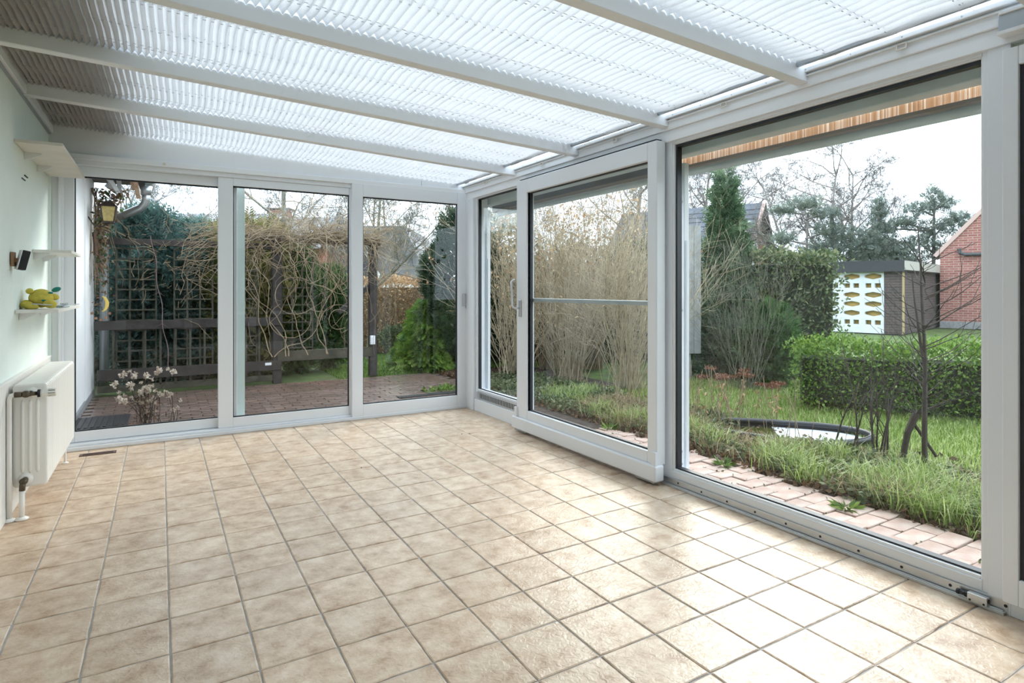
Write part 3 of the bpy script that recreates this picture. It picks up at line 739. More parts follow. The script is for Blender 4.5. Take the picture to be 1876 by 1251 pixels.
for z in (1.9, .9): MB().tube([(0, 0, z), (0, 0, z+.04)], .055, 18).build('pipe_band', zinc, gu)
gt = thing('gutter', 'grey half-round gutter along the house eaves', 'gutter', (-.43, 0, 2.60))
MB().prism([(.07*math.cos(t), .07*math.sin(t)) for t in np.linspace(math.pi, 2*math.pi, 10)] + [(.064*math.cos(t), .064*math.sin(t)) for t in np.linspace(2*math.pi, math.pi, 10)], (0.02, 3.3, 0.02), (0.02, 6.3, 0.02), lambda a, b: Vector((a, 0, b))).build('trough', zinc, gt)
ln = thing('wall_lantern', 'dark brown wall lantern with amber glass at the house corner', 'lantern', (-.79, 5.75, 2.02))
ir = mat('brown_iron', (.055, .04, .033), .5, .3)
am = mat('amber_glass', (.52, .40, .14), .25, noise=.3, nscale=30, spec=.6)
def frust(w0, z0, w1, z1): return [(-w0, -w0, z0), (w0, -w0, z0), (w0, w0, z0), (-w0, w0, z0), (-w1, -w1, z1), (w1, -w1, z1), (w1, w1, z1), (-w1, w1, z1)], [(0,3,2,1),(4,5,6,7),(0,1,5,4),(1,2,6,5),(2,3,7,6),(3,0,4,7)]
MB().add(*frust(.05, 0, .072, .17)).build('glass', am, ln)
MB().add(*frust(.09, .17, .03, .235)).build('hood', ir, ln, .003)
MB().add(*frust(.058, -.02, .056, .002)).build('base', ir, ln, .003)
for sx in (-1, 1):
    for sy in (-1, 1): MB().bar((sx*.053, sy*.053, 0), (sx*.075, sy*.075, .17), .010, .010).build('corner_bar', ir, ln)
MB().tube([(-.20, 0, .05), (-.14, 0, -.05), (-.06, 0, -.06), (0, 0, -.02)], .008, 8).build('bracket', ir, ln, 0, True)
# dry ivy trailing down the house corner
iv = thing('dry_ivy', 'mostly withered ivy trailing down the house corner beside the lantern', 'ivy', (-.955, 6.14, .9))
P = np.column_stack([rng.normal(0, .05, 900)+.05, rng.normal(0, .10, 900), rng.beta(2.4, 1.2, 900)*1.55])
P[:, 0] = np.maximum(P[:, 0], .02) + np.clip(P[:, 2]-1.1, 0, 1)*rng.uniform(0, .6, 900)
obj('withered_leaves', leaves(P[:720], np.tile([[.3, 0, -.6]], (720, 1)), .055, .03, lf_litter2), iv)
obj('green_leaves', leaves(P[720:], np.tile([[.3, -.3, -.2]], (180, 1)), .05, .045, lf_green), iv)
sg = []
for k in range(26):
    p = np.array([rng.normal(0, .03), rng.normal(0, .05), 1.55]); d = np.array([0, 0, -1.])
    for i in range(rng.integers(5, 14)):
        d = d*.6 + rng.normal(size=3)*.45 + np.array([0, 0, -.45]); q = p + d/np.linalg.norm(d)*.12; q[0] = max(q[0], .0); sg.append((*p, *q, .004, .003)); p = q
obj('stems', segs_mesh('stems', sg, vinem, 4), iv)
bk = thing('bark_ornament', 'rough brown bark piece hanging on the white house wall', 'ornament', (-.965, 6.05, 1.80))
r_ = random.Random(5)
for k in range(9): MB().bar((.02+r_.uniform(-.01, .02), -.07+.017*k, .12+r_.uniform(-.02, .02)), (.03+r_.uniform(-.01, .02), -.07+.019*k, -.08-r_.uniform(0, .09)), .026, .03, (1, .2, 0)).build('bark_strip', mat('rough_bark', (.19, .105, .065), .95, noise=.6, nscale=14, bump=.8, bscale=30), bk)
bt = thing('leather_ornament', 'brown folded leaf-shaped ornament hanging on the white house wall', 'ornament', (-.965, 6.10, 1.42))
MB().add([(0, 0, .13), (.02, -.06, .02), (.05, 0, .02), (.02, .06, .03), (0, -.02, -.09), (.03, .05, -.05)], [(0,1,2),(0,2,3),(1,4,2),(2,4,5),(2,5,3),(0,3,5,4,1)]).build('shell', MATS['rough_bark'], bt)
MB().tube([(0, 0, .13), (0, 0, .2)], .002, 5).build('string', ir, bt)
ch = thing('wind_chime', 'wind chime with a yellow crescent moon, wire sun and small terracotta beads', 'wind chime', (-.89, 6.05, 1.06))
cres = [(.085*math.cos(t), .10*math.sin(t)) for t in np.linspace(-1.25, 1.25, 12)] + [(.055*math.cos(t)+.012-.02, .095*math.sin(t)) for t in np.linspace(1.2, -1.2, 12)]
MB().prism(cres, (0, -.01, 0), (0, .01, 0), lambda a, b: Vector((a, 0, b))).build('moon', mat('yellow_moon', (.80, .56, .12), .6), ch, .003)
sn = MB()
for k in range(7):
    a = math.radians(70+k*36); sn.tube([(.03*math.cos(a-.2), 0, .03*math.sin(a-.2)), (.085*math.cos(a), 0, .10*math.sin(a)), (.03*math.cos(a+.2), 0, .03*math.sin(a+.2))], .003, 5)
sn.build('wire_sun', black, ch)
for x, z in ((-.085, -.11), (-.045, -.17), (.005, -.19), (.055, -.165), (.09, -.115)):
    b_ = MB().box(x-.014, -.014, z-.014, x+.014, .014, z+.014).build('bead', terra, ch, .003); MB().tube([(x, 0, z+.01), (x*.7, 0, -.05)], .0016, 4).build('string', black, b_)

# ------------------------------------------------------------------ ground outside
gd = MB().box(-60, -60, G-.4, 70, 70, G-.035).build('ground', lawnm); tag(gd, kind='structure')
pat = MB().box(XL, YB+.12, G-.3, 3.45, 6.08, G-.012).build('patio', soil); tag(pat, kind='structure')
bm_ = MB().box(-.095, -.045, -.03, .095, .045, 0).build('brick', paver, pat, .004)
fb, rest = bm_, MB(); used = False; cnt = 0
for j in range(29):
    y = YB+.17+.1*j
    for i in range(23):
        x = XL+.1+.2*i+(.1 if j % 2 else 0)
        if x > 3.36 or y > 6.04: continue
        z = G + random.gauss(0, .0025)
        if 8 <= j <= 20 and cnt < 290:
            if not used: o = fb; used = True
            else: o = fb.copy(); C.objects.link(o)
            o.parent = pat; o.location = (x, y, z); o.rotation_euler = (random.gauss(0, .008), random.gauss(0, .008), random.gauss(0, .006)); cnt += 1
        else: rest.box(x-.095, y-.045, z-.03, x+.095, y+.045, z)
tag(rest.build('bricks', paver, pat), kind='stuff')
pth = MB().box(2.64, -4.4, G-.3, 3.42, YB+.12, G-.012).build('path', soil); tag(pth, kind='structure')
pv = MB().box(-.1025, -.059, -.03, .1025, .059, 0).build('paver', paver_pale, pth, .006); used = False
for j in range(34):
    y = 1.75 - .123*j
    for i in range(4):
        x = 2.72 + .211*i + (.105 if j % 2 else 0)
        if x > 3.40: continue
        if not used: o = pv; used = True
        else: o = pv.copy(); C.objects.link(o)
        o.parent = pth; o.location = (x, y, G+random.gauss(0, .003)); o.rotation_euler = (random.gauss(0, .01), random.gauss(0, .01), random.gauss(0, .012))
mm = 260; P = np.column_stack([rng.uniform(2.75, 3.38, mm), 1.75 - .123*rng.integers(0, 26, mm) + .0615 + rng.normal(0, .006, mm), np.full(mm, G-.004)])
tag(obj('moss', leaves(P, np.tile([[0, 0, .5]], (mm, 1)), .022, .016, lf_ivy, wild=1.1)), 'small tufts of moss in the joints of the paved path', 'moss', kind='stuff')
bed = MB().box(3.40, -4.4, G-.3, 5.2, 8.4, G-.02).build('flower_bed', soil); tag(bed, kind='structure')
slab = tag(MB().box(2.66, 3.2, G-.1, 3.55, 3.9, G+.01).build('paving_slab', mat('grey_concrete', (.30, .30, .29), .9, noise=.3, nscale=12), None, .006), kind='structure')
dm = thing('doormat', 'black rubber doormat with fallen leaves on the patio', 'doormat', (-.80, 4.42, G+.002))
MB().box(-.2, -.30, 0, .26, .30, .012).build('mat', rubber, dm, .004)
for k in range(9): MB().box(-.18+.048*k, -.28, .012, -.155+.048*k, .28, .018).build('ridge', rubber, dm)
dg = thing('drain_grate', 'black slotted drain grate in the patio by the back door', 'drain', (2.62, 4.24, G+.003))
MB().box(-.45, -.06, 0, .45, .06, .008).build('grate', mat('dark_iron', (.03, .03, .032), .5, .5), dg, .002)
for k in range(28): MB().box(-.435+.032*k, -.045, .008, -.423+.032*k, .045, .010).build('slot', black, dg)
wd = thing('weed_clump', 'flat green weed clump between the patio bricks', 'weed', (2.85, 4.45, G))
P = np.column_stack([rng.normal(0, .12, 160), rng.normal(0, .05, 160), rng.uniform(0, .03, 160)])
obj('leaves', leaves(P, np.column_stack([P[:, 0]*4, P[:, 1]*4, np.full(160, .4)]), .07, .03, lf_bright), wd)

# ------------------------------------------------------------------ fence, trellises, pergola post
fn = thing('garden_fence', 'dark weathered timber fence with rails behind the patio', 'fence', (0, 6.16, G))
for x in (1.11, 2.46): MB().box(x-.055, -.05, 0, x+.055, .05, 2.02 if x > .5 else 1.9).build('post', dkwood, fn, .004)
MB().box(-.96, -.07, .80, 1.16, -.03, .91).build('handrail', dkwood, fn, .004)
MB().box(-.93, -.07, .19, 1.16, -.03, .32).build('lower_board', dkwood, fn, .004)
MB().box(-.93, -.03, .04, 1.16, .01, .12).build('base_rail', grwood, fn, .004)
MB().box(1.11, -.06, .30, 2.44, -.02, .44).build('side_board', grwood, fn, .004)
MB().box(-.96, -.02, 1.84, 1.16, .03, 1.92).build('top_rail', dkwood, fn, .004)
MB().box(.60, -.07, 1.95, 2.56, .05, 2.05).build('pergola_beam', dkwood, fn, .004)
for k in range(11): MB().box(-.78+.165*k, -.03, .1, -.755+.165*k, -.008, .84).build('baluster', grwood, fn)
MB().box(.95, -.078, .262, 1.03, -.071, .297).build('white_tag', pvc2, fn)
MB().bar((1.95, 0, .95), (2.42, .02, 1.35), .07, .06).build('brace', dkwood, fn)
pb = thing('outdoor_socket', 'small white socket box on the dark fence post', 'socket', (2.44, 6.095, .42))
MB().box(-.045, -.05, 0, .025, .0, .13).build('box', pvc2, pb, .006); MB().box(-.04, -.056, .03, .02, -.05, .11).build('lid', pvc, pb, .003)
def trellis(x0, x1, z0, z1, label):
    o = thing('trellis', label, 'trellis', (x0, 6.21, G), 0, 'trellis panels behind the fence')
    n = max(3, round((x1-x0)/.135)); m = round((z1-z0)/.125)
    for k in range(n+1): MB().box((x1-x0)*k/n-.010, 0, z0, (x1-x0)*k/n+.010, .012, z1).build('slat', grwood, o)
    for k in range(m+1): MB().box(-.01, -.012, z0+(z1-z0)*k/m-.009, x1-x0+.01, 0, z0+(z1-z0)*k/m+.009).build('slat', grwood, o)
    return o
trellis(-.74, -.32, .15, 1.80, 'dark square trellis panel nearest the house corner')
trellis(-.12, .32, .15, 1.80, 'greenish square trellis panel left of the sliding door stile')
trellis(.42, .86, .15, 1.80, 'square trellis panel behind the tangled vine, left of the fence post')
trellis(1.05, 1.60, .35, 1.80, 'square trellis panel behind the tangled vine, right of the fence post')

vn = thing('bare_vine', 'leafless climbing vine tangled over the fence and pergola beam', 'vine', (0, 6.05, 0))
sg = []; rv = np.random.default_rng(21)
def strand(p, d, n, st, r, grav, curl):
    p = np.array(p, float); d = np.array(d, float)
    for i in range(n):
        d = d + rv.normal(size=3)*curl*np.array([1, .45, 1]) + np.array([0, 0, -grav]); d[1] -= p[1]*.25; d /= np.linalg.norm(d)
        q = p + d*st
        if q[2] < .25: break
        sg.append((*p, *q, r*(1-i/n*.6), r*(1-(i+1)/n*.6))); p = q
for k in range(330):                                  # hanging tangle from the beam
    strand((rv.uniform(.45, 2.55), rv.normal(0, .12)-.05, 1.98+rv.normal(0, .05)), (rv.normal(), rv.normal()*.4, rv.uniform(-.3, .8)), rv.integers(8, 26), .085, rv.uniform(.003, .006), .10, .33)
for k in range(230):                                  # the shaggy cap along the beam
    strand((rv.uniform(.2, 2.6), rv.normal(0, .12), 1.97+rv.normal(0, .04)), (rv.choice([-1, 1]), rv.normal()*.4, rv.normal()*.2), rv.integers(4, 9), .07, .0035, .03, .35)
for k in range(34): strand((rv.uniform(-.5, .4), -.02, rv.uniform(1.45, 1.86)), (rv.choice([-1, 1]), 0, rv.normal()*.4), rv.integers(6, 16), .085, .0035, .02, .28)
for k in range(7): strand((rv.uniform(1.0, 1.8), -.05, .32), (rv.normal()*.5, 0, 1), 14, .085, .009, -.02, .22)
for k in range(5):
    a = rv.uniform(0, 6.28); c = (rv.uniform(1.05, 2.0), -.1, rv.uniform(.75, 1.2)); R = rv.uniform(.14, .26)
    L = [(c[0]+R*math.cos(a+t)*1.1, c[1]+.05*math.sin(t*2), c[2]+R*math.sin(a+t)) for t in np.linspace(0, 4.6, 16)]
    sg += [(*L[i], *L[i+1], .0045, .0045) for i in range(15)]
strand((-.95, -.05, 2.05), (1, 0, -.55), 18, .09, .007, -.002, .06); strand((-.95, -.06, 2.0), (1, 0, -.5), 16, .09, .005, -.004, .08)
sg = [q for q in sg if min(q[0], q[3]) > -.05 or (min(q[0], q[3]) > -.88 and rv.random() < .30)]
obj('stems', segs_mesh('stems', sg, vinem, 4), vn)
pur = thing('hanging_shoot', 'single thin purple-brown shoot hanging in front of the fence', 'shoot', (-.36, 6.09, 0)); sg = []
p = np.array([-.02, -.02, 1.90])
for i in range(21):
    q = p + np.array([.009+.012*math.sin(i*.9), 0, -.078]); sg.append((*p, *q, .005, .005)); p = q
    if i % 5 == 3: sg.append((*p, p[0]-.07, p[1], p[2]-.04, .003, .001)); sg.append((*p, p[0]+.06, p[1], p[2]-.05, .003, .001))
obj('stem', segs_mesh('stem', sg, mat('purple_stem', (.20, .13, .13), .7), 5), pur)

# withered flowers close behind the glass
df = thing('dried_flowers', 'withered flower stalks with pale papery heads on the patio behind the glass', 'flowers', (-.40, 4.05, G))
sg = []; hp_, rf_ = [], np.random.default_rng(4)
for k in range(26):
    p = np.array([rf_.normal(0, .045), rf_.normal(0, .03), 0.]); tall = k < 13
    d = np.array([rf_.normal()*.12, 0, 1.]); n = rf_.integers(5, 9) if tall else rf_.integers(2, 6)
    if k >= 19: p[0] += rf_.uniform(.12, .30); n = rf_.integers(2, 5)
    for i in range(n):
        d = d + rf_.normal(size=3)*.16; d[2] = abs(d[2]); d /= np.linalg.norm(d); q = p+d*.07; sg.append((*p, *q, .004, .0032)); p = q
        if rf_.random() < .45:
            e = p + np.array([rf_.normal()*.05, rf_.normal()*.03, .03]); sg.append((*p, *e, .002, .0015))
            if p[2] > .16: hp_.append((e, .016))
    hp_.append((p, .028 if tall else .017))
obj('stalks', segs_mesh('stalks', sg, bark, 4), df)
for c, r in hp_:
    n = int(16 + r*900); P = rf_.normal(size=(n, 3)); P = unit(P)*r*rf_.uniform(.5, 1, (n, 1)) + np.array(c)
    obj('flower_head', leaves(P, P-np.array(c)+.001, r*.9, r*.8, lf_cream, 'flower_head'), df)
n = 130; P = np.column_stack([rf_.normal(0, .06, n), rf_.normal(0, .03, n), rf_.uniform(.02, .35, n)])
obj('withered_leaves', leaves(P, np.tile([[0, 0, -.6]], (n, 1)), .05, .012, lf_litter), df)

# ------------------------------------------------------------------ greenery
def cone_points(n, r, h, k=.85, core=.55, base=.0):
    z = h*(1-np.sqrt(rng.random(n)))*.98 + base; a = rng.uniform(0, 2*math.pi, n)
    rr = r*(1-((z-base)/h)**1.15)*(.82+.18*np.sin(a*3+z*5)) * (core+(1-core)*np.sqrt(rng.random(n)))
    P = np.column_stack([rr*np.cos(a), rr*np.sin(a), z]); N = np.column_stack([np.cos(a), np.sin(a), np.full(n, k)])
    return P, N
def ell_points(n, r, c=(0, 0, 0), core=.6, up=.25):
    U = unit(rng.normal(size=(n, 3))); s = core+(1-core)*rng.random((n, 1))**.5
    lump = 1+.10*np.sin(U[:, :1]*7+U[:, 2:]*5)
    return U*s*lump*np.array(r)+np.array(c), U+np.array([0, 0, up])
def box_points(n, L, D, H, amp=.05):
    """points near the skin of a clipped hedge lying along local X"""
    f = rng.random(n); x = rng.uniform(-L/2, L/2, n); P = np.empty((n, 3)); N = np.zeros((n, 3))
    a = f < .40; b = (f >= .40) & (f < .66); c = f >= .66
    P[a] = np.column_stack([x[a], np.full(a.sum(), -D/2), rng.uniform(0, H, a.sum())]); N[a] = (0, -1, .35)
    P[b] = np.column_stack([x[b], np.full(b.sum(), D/2), rng.uniform(0, H, b.sum())]); N[b] = (0, 1, .35)
    P[c] = np.column_stack([x[c], rng.uniform(-D/2, D/2, c.sum()), np.full(c.sum(), H)]); N[c] = (0, -.2, 1)
    P += rng.normal(size=(n, 3))*amp + (np.sin(P[:, :1]*6)*np.cos(P[:, 2:]*5))*amp*.8*N
    return P, N
def core_mesh(shape, m):
    return shape.build('inner_branches', m)

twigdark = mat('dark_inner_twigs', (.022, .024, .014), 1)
def place(name, label, cat, loc, parts, rz=0, sc=1, group=None):
    o = thing(name, label, cat, loc, rz, group); o.scale = (sc, sc, sc) if not isinstance(sc, tuple) else sc
    for nm, me in parts: obj(nm, me, o)
    return o
trunk_me = segs_mesh('trunk', [(0, 0, -.05, 0, 0, 1.9, .05, .015)], bark, 6)
trunk_me.name = 'trunk'
P, N = ell_points(3300, (.56, .5, 1.25), (0, 0, 1.25), .45, .3); blue_me = sprays(P, N, .20, lf_blue, k=5)
P, N = ell_points(3000, (.55, .5, 1.15), (0, 0, 1.15), .45, .5); yel_me = sprays(P, N, .15, lf_yel, k=5)
P, N = ell_points(3200, (.55, .5, 1.2), (0, 0, 1.2), .45, .5); grn_me = sprays(P, N, .15, lf_green, k=5)
GR = 'cypress row behind the fence'
for k, (x, y, s, me, lb) in enumerate((
    (-1.15, 7.6, .92, blue_me, 'blue-green cypress behind the fence nearest the house'),
    (-.45, 7.2, .95, blue_me, 'blue-green cypress second from the house'),
    (-.05, 7.2, .90, blue_me, 'blue-green cypress third from the house'),
    (.50, 7.25, .97, yel_me, 'yellow-tipped cypress left of the sliding door stile'),
    (1.02, 7.2, 1.02, yel_me, 'yellow-tipped cypress behind the tangled vine'),
    (1.6, 7.3, .82, grn_me, 'green cypress behind the tangled vine'),
    (2.1, 7.4, .70, grn_me, 'low green cypress at the right end of the row'),
    (.25, 7.75, .95, grn_me, 'green cypress in the second row, left'),
    (1.25, 7.8, .95, grn_me, 'green cypress in the second row, right'))):
    place('cypress', lb, 'tree', (x, y, G), (('foliage', me), ('trunk', trunk_me)), k*1.7, s, GR)
# dark yew and feathery conifer at the corner of the patio
P, N = ell_points(5200, (.62, .62, 1.35), (0, 0, 1.25), .5, .4)
place('yew', 'large dark green yew at the right end of the patio', 'tree', (4.05, 6.35, G), (('foliage', sprays(P, N, .12, lf_dark, k=5)), ('trunk', trunk_me)))
P, N = cone_points(2600, .55, 1.15, -.35, .4)
place('feathery_conifer', 'bright green drooping conifer beside the lawn', 'shrub', (3.42, 6.5, G), (('foliage', sprays(P, N, .17, lf_bright, k=6)),), .4, (.95, .95, 1.0))
P, N = ell_points(2200, (.3, .28, .27), (0, 0, .3), .5, .2)
place('round_bush', 'small rounded grey-green bush on the lawn', 'shrub', (3.75, 8.9, G), (('foliage', leaves(P, N, .05, .03, lf_ivy)),))
# brown beech hedge across the lawn
def hedge(name, label, cat, p, q, D, H, n, lsz, m, twig=0, seed=1, amp=.06):
    p, q = Vector(p), Vector(q); L = (q-p).length; rz = math.atan2(q.y-p.y, q.x-p.x)
    o = thing(name, label, cat, ((p.x+q.x)/2, (p.y+q.y)/2, G), rz)
    P, N = box_points(n, L, D, H, amp); obj('foliage', leaves(P, N, lsz, lsz*.55, m, wild=.8), o)
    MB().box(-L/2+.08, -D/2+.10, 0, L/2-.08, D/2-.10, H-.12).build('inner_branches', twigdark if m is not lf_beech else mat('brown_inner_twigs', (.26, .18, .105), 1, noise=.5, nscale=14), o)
    if twig:
        r = np.random.default_rng(seed); sg = []
        for k in range(int(L*260)):
            a = np.array([r.uniform(-L/2, L/2), r.uniform(-D/2, D/2), r.uniform(0, .4)*H]); b = a+np.array([r.normal()*.14, r.normal()*.1, r.uniform(.3, .7)*H]); sg.append((*a, *b, .006, .003))
        obj('twigs', segs_mesh('twigs', sg, straw), o)
    return o
hedge('beech_hedge', 'straw brown beech hedge across the lawn behind the fence post', 'hedge', (2.2, 10.2), (5.2, 8.9), .7, 1.45, 11000, .06, lf_beech, 1, 3)
# bare tree right behind the pergola post
tm1 = bare_tree_mesh('branches', 3.6, .055, bark_pale, 11, 4, (11, 7, 5, 4), curl=.16, up=.10, spread=.75, lenf=.58, sides=4, rmin=.0035)
place('bare_tree', 'leafless mossy tree behind the pergola post', 'tree', (3.05, 8.3, G), (('branches', tm1),))
tm2 = bare_tree_mesh('branches', 9, .10, mat('birch_bark', (.36, .34, .31), .8, noise=.6, nscale=6, col2=(.12, .11, .10)), 5, 4, (18, 9, 6, 5), curl=.18, up=-.04, spread=.8, lenf=.40, rmin=.004)
place('birch', 'pale bare birch standing behind the fence and vine', 'tree', (2.72, 14.2, G), (('branches', tm2),))
tms_ = [bare_tree_mesh('branches', 7.5, .13, fartwig, 30+k, 4, (17, 10, 7, 6), curl=.26, up=.04, spread=.8, lenf=.47, rmin=.0055) for k in range(3)]
for k, (x, y, s, lb) in enumerate((
    (-1.5, 17, .62, 'bare tree behind the house corner and cypresses'), (.0, 18, .52, 'low bare tree left of the ridged roof'), (2.0, 18.5, .60, 'bare tree left of the birch'), (4.3, 16, .62, 'bare tree right of the birch'),
    (6.5, 17, .66, 'bare tree above the steep grey roof'), (10, 17, .80, 'bare tree above the yew'),
    (27.6, 22.8, 1.33, 'bare tree behind the gabled house, left'), (30.5, 21.2, 1.30, 'bare tree behind the gabled house, right'),
    (24.8, 13.0, 1.02, 'tall bare tree in the middle of the big window'), (27.0, 13.4, .92, 'bare tree beside the tall one in the big window'), (23.6, 13.9, .86, 'slender bare tree left of the tall one in the big window'), (25.5, 23.3, 1.15, 'bare tree at the left edge of the big window'), (13.5, 13.0, .85, 'bare tree seen above the twiggy shrubs'))):
    place('bare_tree', lb, 'tree', (x, y, G), (('branches', tms_[k % 3]),), k*2.1, s, 'far bare trees')
# twiggy shrubs outside the sliding door
def twig_shrub(label, loc, H, n, spread, seed, m=straw, leafy=0, r=.007, lev=2):
    rs = np.random.default_rng(seed); out = []
    for k in range(n):
        a = rs.uniform(0, 6.28); t = rs.uniform(.05, 1)*spread
        grow((rs.normal()*.10, rs.normal()*.10, 0), (math.cos(a)*t, math.sin(a)*t, 1), H*rs.uniform(.6, 1), r, lev, out, rs, (3, 3), 6, .16, .03, .55, .5)
    o = thing('twiggy_shrub', label, 'shrub', (*loc, G)); out = np.array(out); obj('twigs', segs_mesh('twigs', out, m), o)
    if leafy:
        q = out[rs.integers(0, len(out), leafy)]; q = q[q[:, 5] > H*.25]
        obj('dry_leaves', leaves(q[:, 3:6], np.tile([[0, 0, -.4]], (len(q), 1)), .055, .04, lf_beech), o)
    return o
twig_shrub('bare straw-coloured shrub behind the narrow corner window', (4.25, 5.05), 2.5, 80, .75, 2, leafy=260)
twig_shrub('bare straw-coloured shrub filling the left of the sliding door pane', (4.75, 4.3), 2.7, 150, .75, 3, leafy=160, r=.0048)
twig_shrub('bare straw-coloured shrub filling the right of the sliding door pane', (5.0, 3.35), 2.4, 150, .7, 4, r=.0045)
twig_shrub('tall bare shrub with dry brown leaves behind the straw shrubs', (5.8, 5.1), 3.4, 80, .5, 5, vinem, 1100)
twig_shrub('second tall bare shrub with dry brown leaves behind the straw shrubs', (5.2, 5.6), 3.4, 80, .55, 6, vinem, 1300)
twig_shrub('thin grey-green wiry shrub in front of the tall conifer', (6.3, 2.55), 1.9, 46, .6, 8, bark_pale, 0, .004)
hedge('dark_hedge', 'dark evergreen hedge behind the twiggy shrubs', 'hedge', (4.6, 7.2), (8.6, 5.3), .8, 1.9, 7000, .10, lf_dark, 0, 5, .12)
# right garden: conifer, ivy hedge, low clipped hedge, plank screen
P, N = cone_points(3600, .58, 3.25, .75, .3)
place('tall_conifer', 'tall slim green conifer in front of the gabled house', 'tree', (7.05, 3.52, G), (('foliage', sprays(P, N, .17, lf_cedar, k=5)), ('trunk', trunk_me)))
hedge('ivy_hedge', 'square ivy-covered hedge left of the garage', 'hedge', (7.25, 3.30), (8.25, 2.62), .7, 1.76, 5200, .07, lf_ivy, 0, 6, .05)
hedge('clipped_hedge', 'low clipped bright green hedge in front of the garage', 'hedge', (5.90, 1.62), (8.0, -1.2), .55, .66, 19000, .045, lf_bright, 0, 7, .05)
P, N = ell_points(1500, (.35, .3, .55), (0, 0, .55), .5, .3)
place('cypress_bush', 'soft green cypress bush beside the ivy hedge', 'shrub', (6.75, 2.55, G), (('foliage', sprays(P, N, .12, lf_green, k=5)),))
scn = thing('plank_screen', 'weathered grey plank screen standing in the garden', 'screen', (6.27, 3.42, G), -.55)
gp = mat('grey_plank', (.33, .34, .34), .85, noise=.3, nscale=8)
for k in range(2): MB().box(-.10+.10*k, -.012, .38, -.004+.10*k, .012, 2.2).build('plank', gp, scn, .002)
MB().box(-.10, .012, 0, -.04, .06, 2.1).build('post', gp, scn); MB().box(-.1, .012, .5, .1, .03, .58).build('batten', gp, scn)

rh = hedge('sky_screen_hedge', 'x', 'x', (-3, -6.4), (6, -6.4), 1.0, 3.2, 5000, .16, lf_dark, 0, 9, .12)  # unseen hedge, added so the back doors mirror foliage instead of sky
del rh['label'], rh['category']; rh['kind'] = 'structure'
# grass: short lawn and longer tufts by the bed
def blades(P, H, lean, w, m, name):
    n = len(P); a = rng.uniform(0, 6.28, n); D = np.column_stack([np.cos(a), np.sin(a), np.zeros(n)]); S_ = np.column_stack([-np.sin(a), np.cos(a), np.zeros(n)])
    H = (H*rng.uniform(.5, 1.4, n))[:, None]; l = (lean*rng.uniform(.2, 1.6, n))[:, None]; Z = np.array([[0, 0, 1.]]); w = w/2
    m1 = P + Z*H*.6 + D*l*H*.35; m2 = P + Z*H*(1-.25*l) + D*l*H
    V = np.empty((n, 2, 4, 3)); V[:, 0, 0] = P-S_*w; V[:, 0, 1] = P+S_*w; V[:, 0, 2] = m1+S_*w*.8; V[:, 0, 3] = m1-S_*w*.8
    V[:, 1, 0] = m1-S_*w*.8; V[:, 1, 1] = m1+S_*w*.8; V[:, 1, 2] = m2+S_*w*.1; V[:, 1, 3] = m2-S_*w*.1
    return np_mesh(name, V.reshape(-1, 3), 4, m, np.repeat(rng.random(n), 2))
n = 70000; P = np.column_stack([rng.uniform(4.0, 7.4, n), rng.uniform(-2.2, 3.6, n), np.full(n, G-.035)])
pond_c = np.array([4.50, .72]); ax1 = np.array([.713, -.70]); ax2 = np.array([.70, .713])
rel = P[:, :2]-pond_c; P = P[((rel@ax1/.60)**2+(rel@ax2/.40)**2 > 1) & ((P[:, 1] < .2) | (P[:, 0] > 4.45+.25*rng.random(len(P))))]
tag(obj('lawn_grass', blades(P, .07, .5, .007, lf_grass, 'lawn_grass')), 'short green lawn beyond the pond', 'grass', kind='stuff')
n = 30000; P = np.column_stack([rng.uniform(2.0, 6.0, n), rng.uniform(6.1, 9.0, n), np.full(n, G-.035)])
tag(obj('back_lawn_grass', blades(P, .06, .5, .009, lf_bright, 'back_lawn_grass')), 'bright green lawn behind the patio', 'grass', kind='stuff')
n = 12000; c = np.column_stack([rng.uniform(3.47, 4.2, 110), np.where(rng.random(110) < .78, rng.uniform(-2.2, .35, 110), rng.uniform(.35, 3.4, 110))]); k = rng.integers(0, 110, n)
P = np.column_stack([c[k]+rng.normal(0, .07, (n, 2)), np.full(n, G-.02)]); P = P[P[:, 0] > 3.38]
rel = P[:, :2]-pond_c; P = P[(rel@ax1/.66)**2+((rel@ax2+.10)/.50)**2 > 1]
tag(obj('tall_grass', blades(P, .17, .75, .006, lf_grass, 'tall_grass')), 'long unmown grass tufts along the path', 'grass', kind='stuff')
lf_dry = leaf_mat('dry_grass_blades', [(.12, .075, .04), (.28, .19, .105), (.50, .40, .26)], .6, .4)
n = 7000; c = np.column_stack([rng.uniform(3.46, 4.35, 90), np.where(rng.random(90) < .7, rng.uniform(.2, 2.6, 90), rng.uniform(-2.2, .2, 90))]); k = rng.integers(0, 90, n)
P = np.column_stack([c[k]+rng.normal(0, .08, (n, 2)), np.full(n, G-.02)]); rel = P[:, :2]-pond_c; P = P[((rel@ax1/.64)**2+(rel@ax2/.44)**2 > 1) & (P[:, 0] > 3.40)]
tag(obj('dry_grass', blades(P, .15, .9, .006, lf_dry, 'dry_grass')), 'withered straw-brown grass among the plants in the bed', 'grass', kind='stuff')
n = 22000; c = np.column_stack([rng.uniform(3.40, 4.5, 260), rng.uniform(-2.4, 5.2, 260)]); k = rng.integers(0, 260, n)
P = np.column_stack([c[k]+rng.normal(0, .07, (n, 2)), G+rng.uniform(-.01, .07, n)])
rel = P[:, :2]-pond_c; P = P[((rel@ax1/.58)**2+(rel@ax2/.38)**2 > 1) & (P[:, 0] > 3.34)]
tag(obj('ground_cover', leaves(P, np.column_stack([rng.normal(size=(len(P), 2)), np.full(len(P), .7)]), .045, .03, lf_ivy, 'ground_cover')), 'low leafy ground cover along the bed edge', 'plants', kind='stuff')
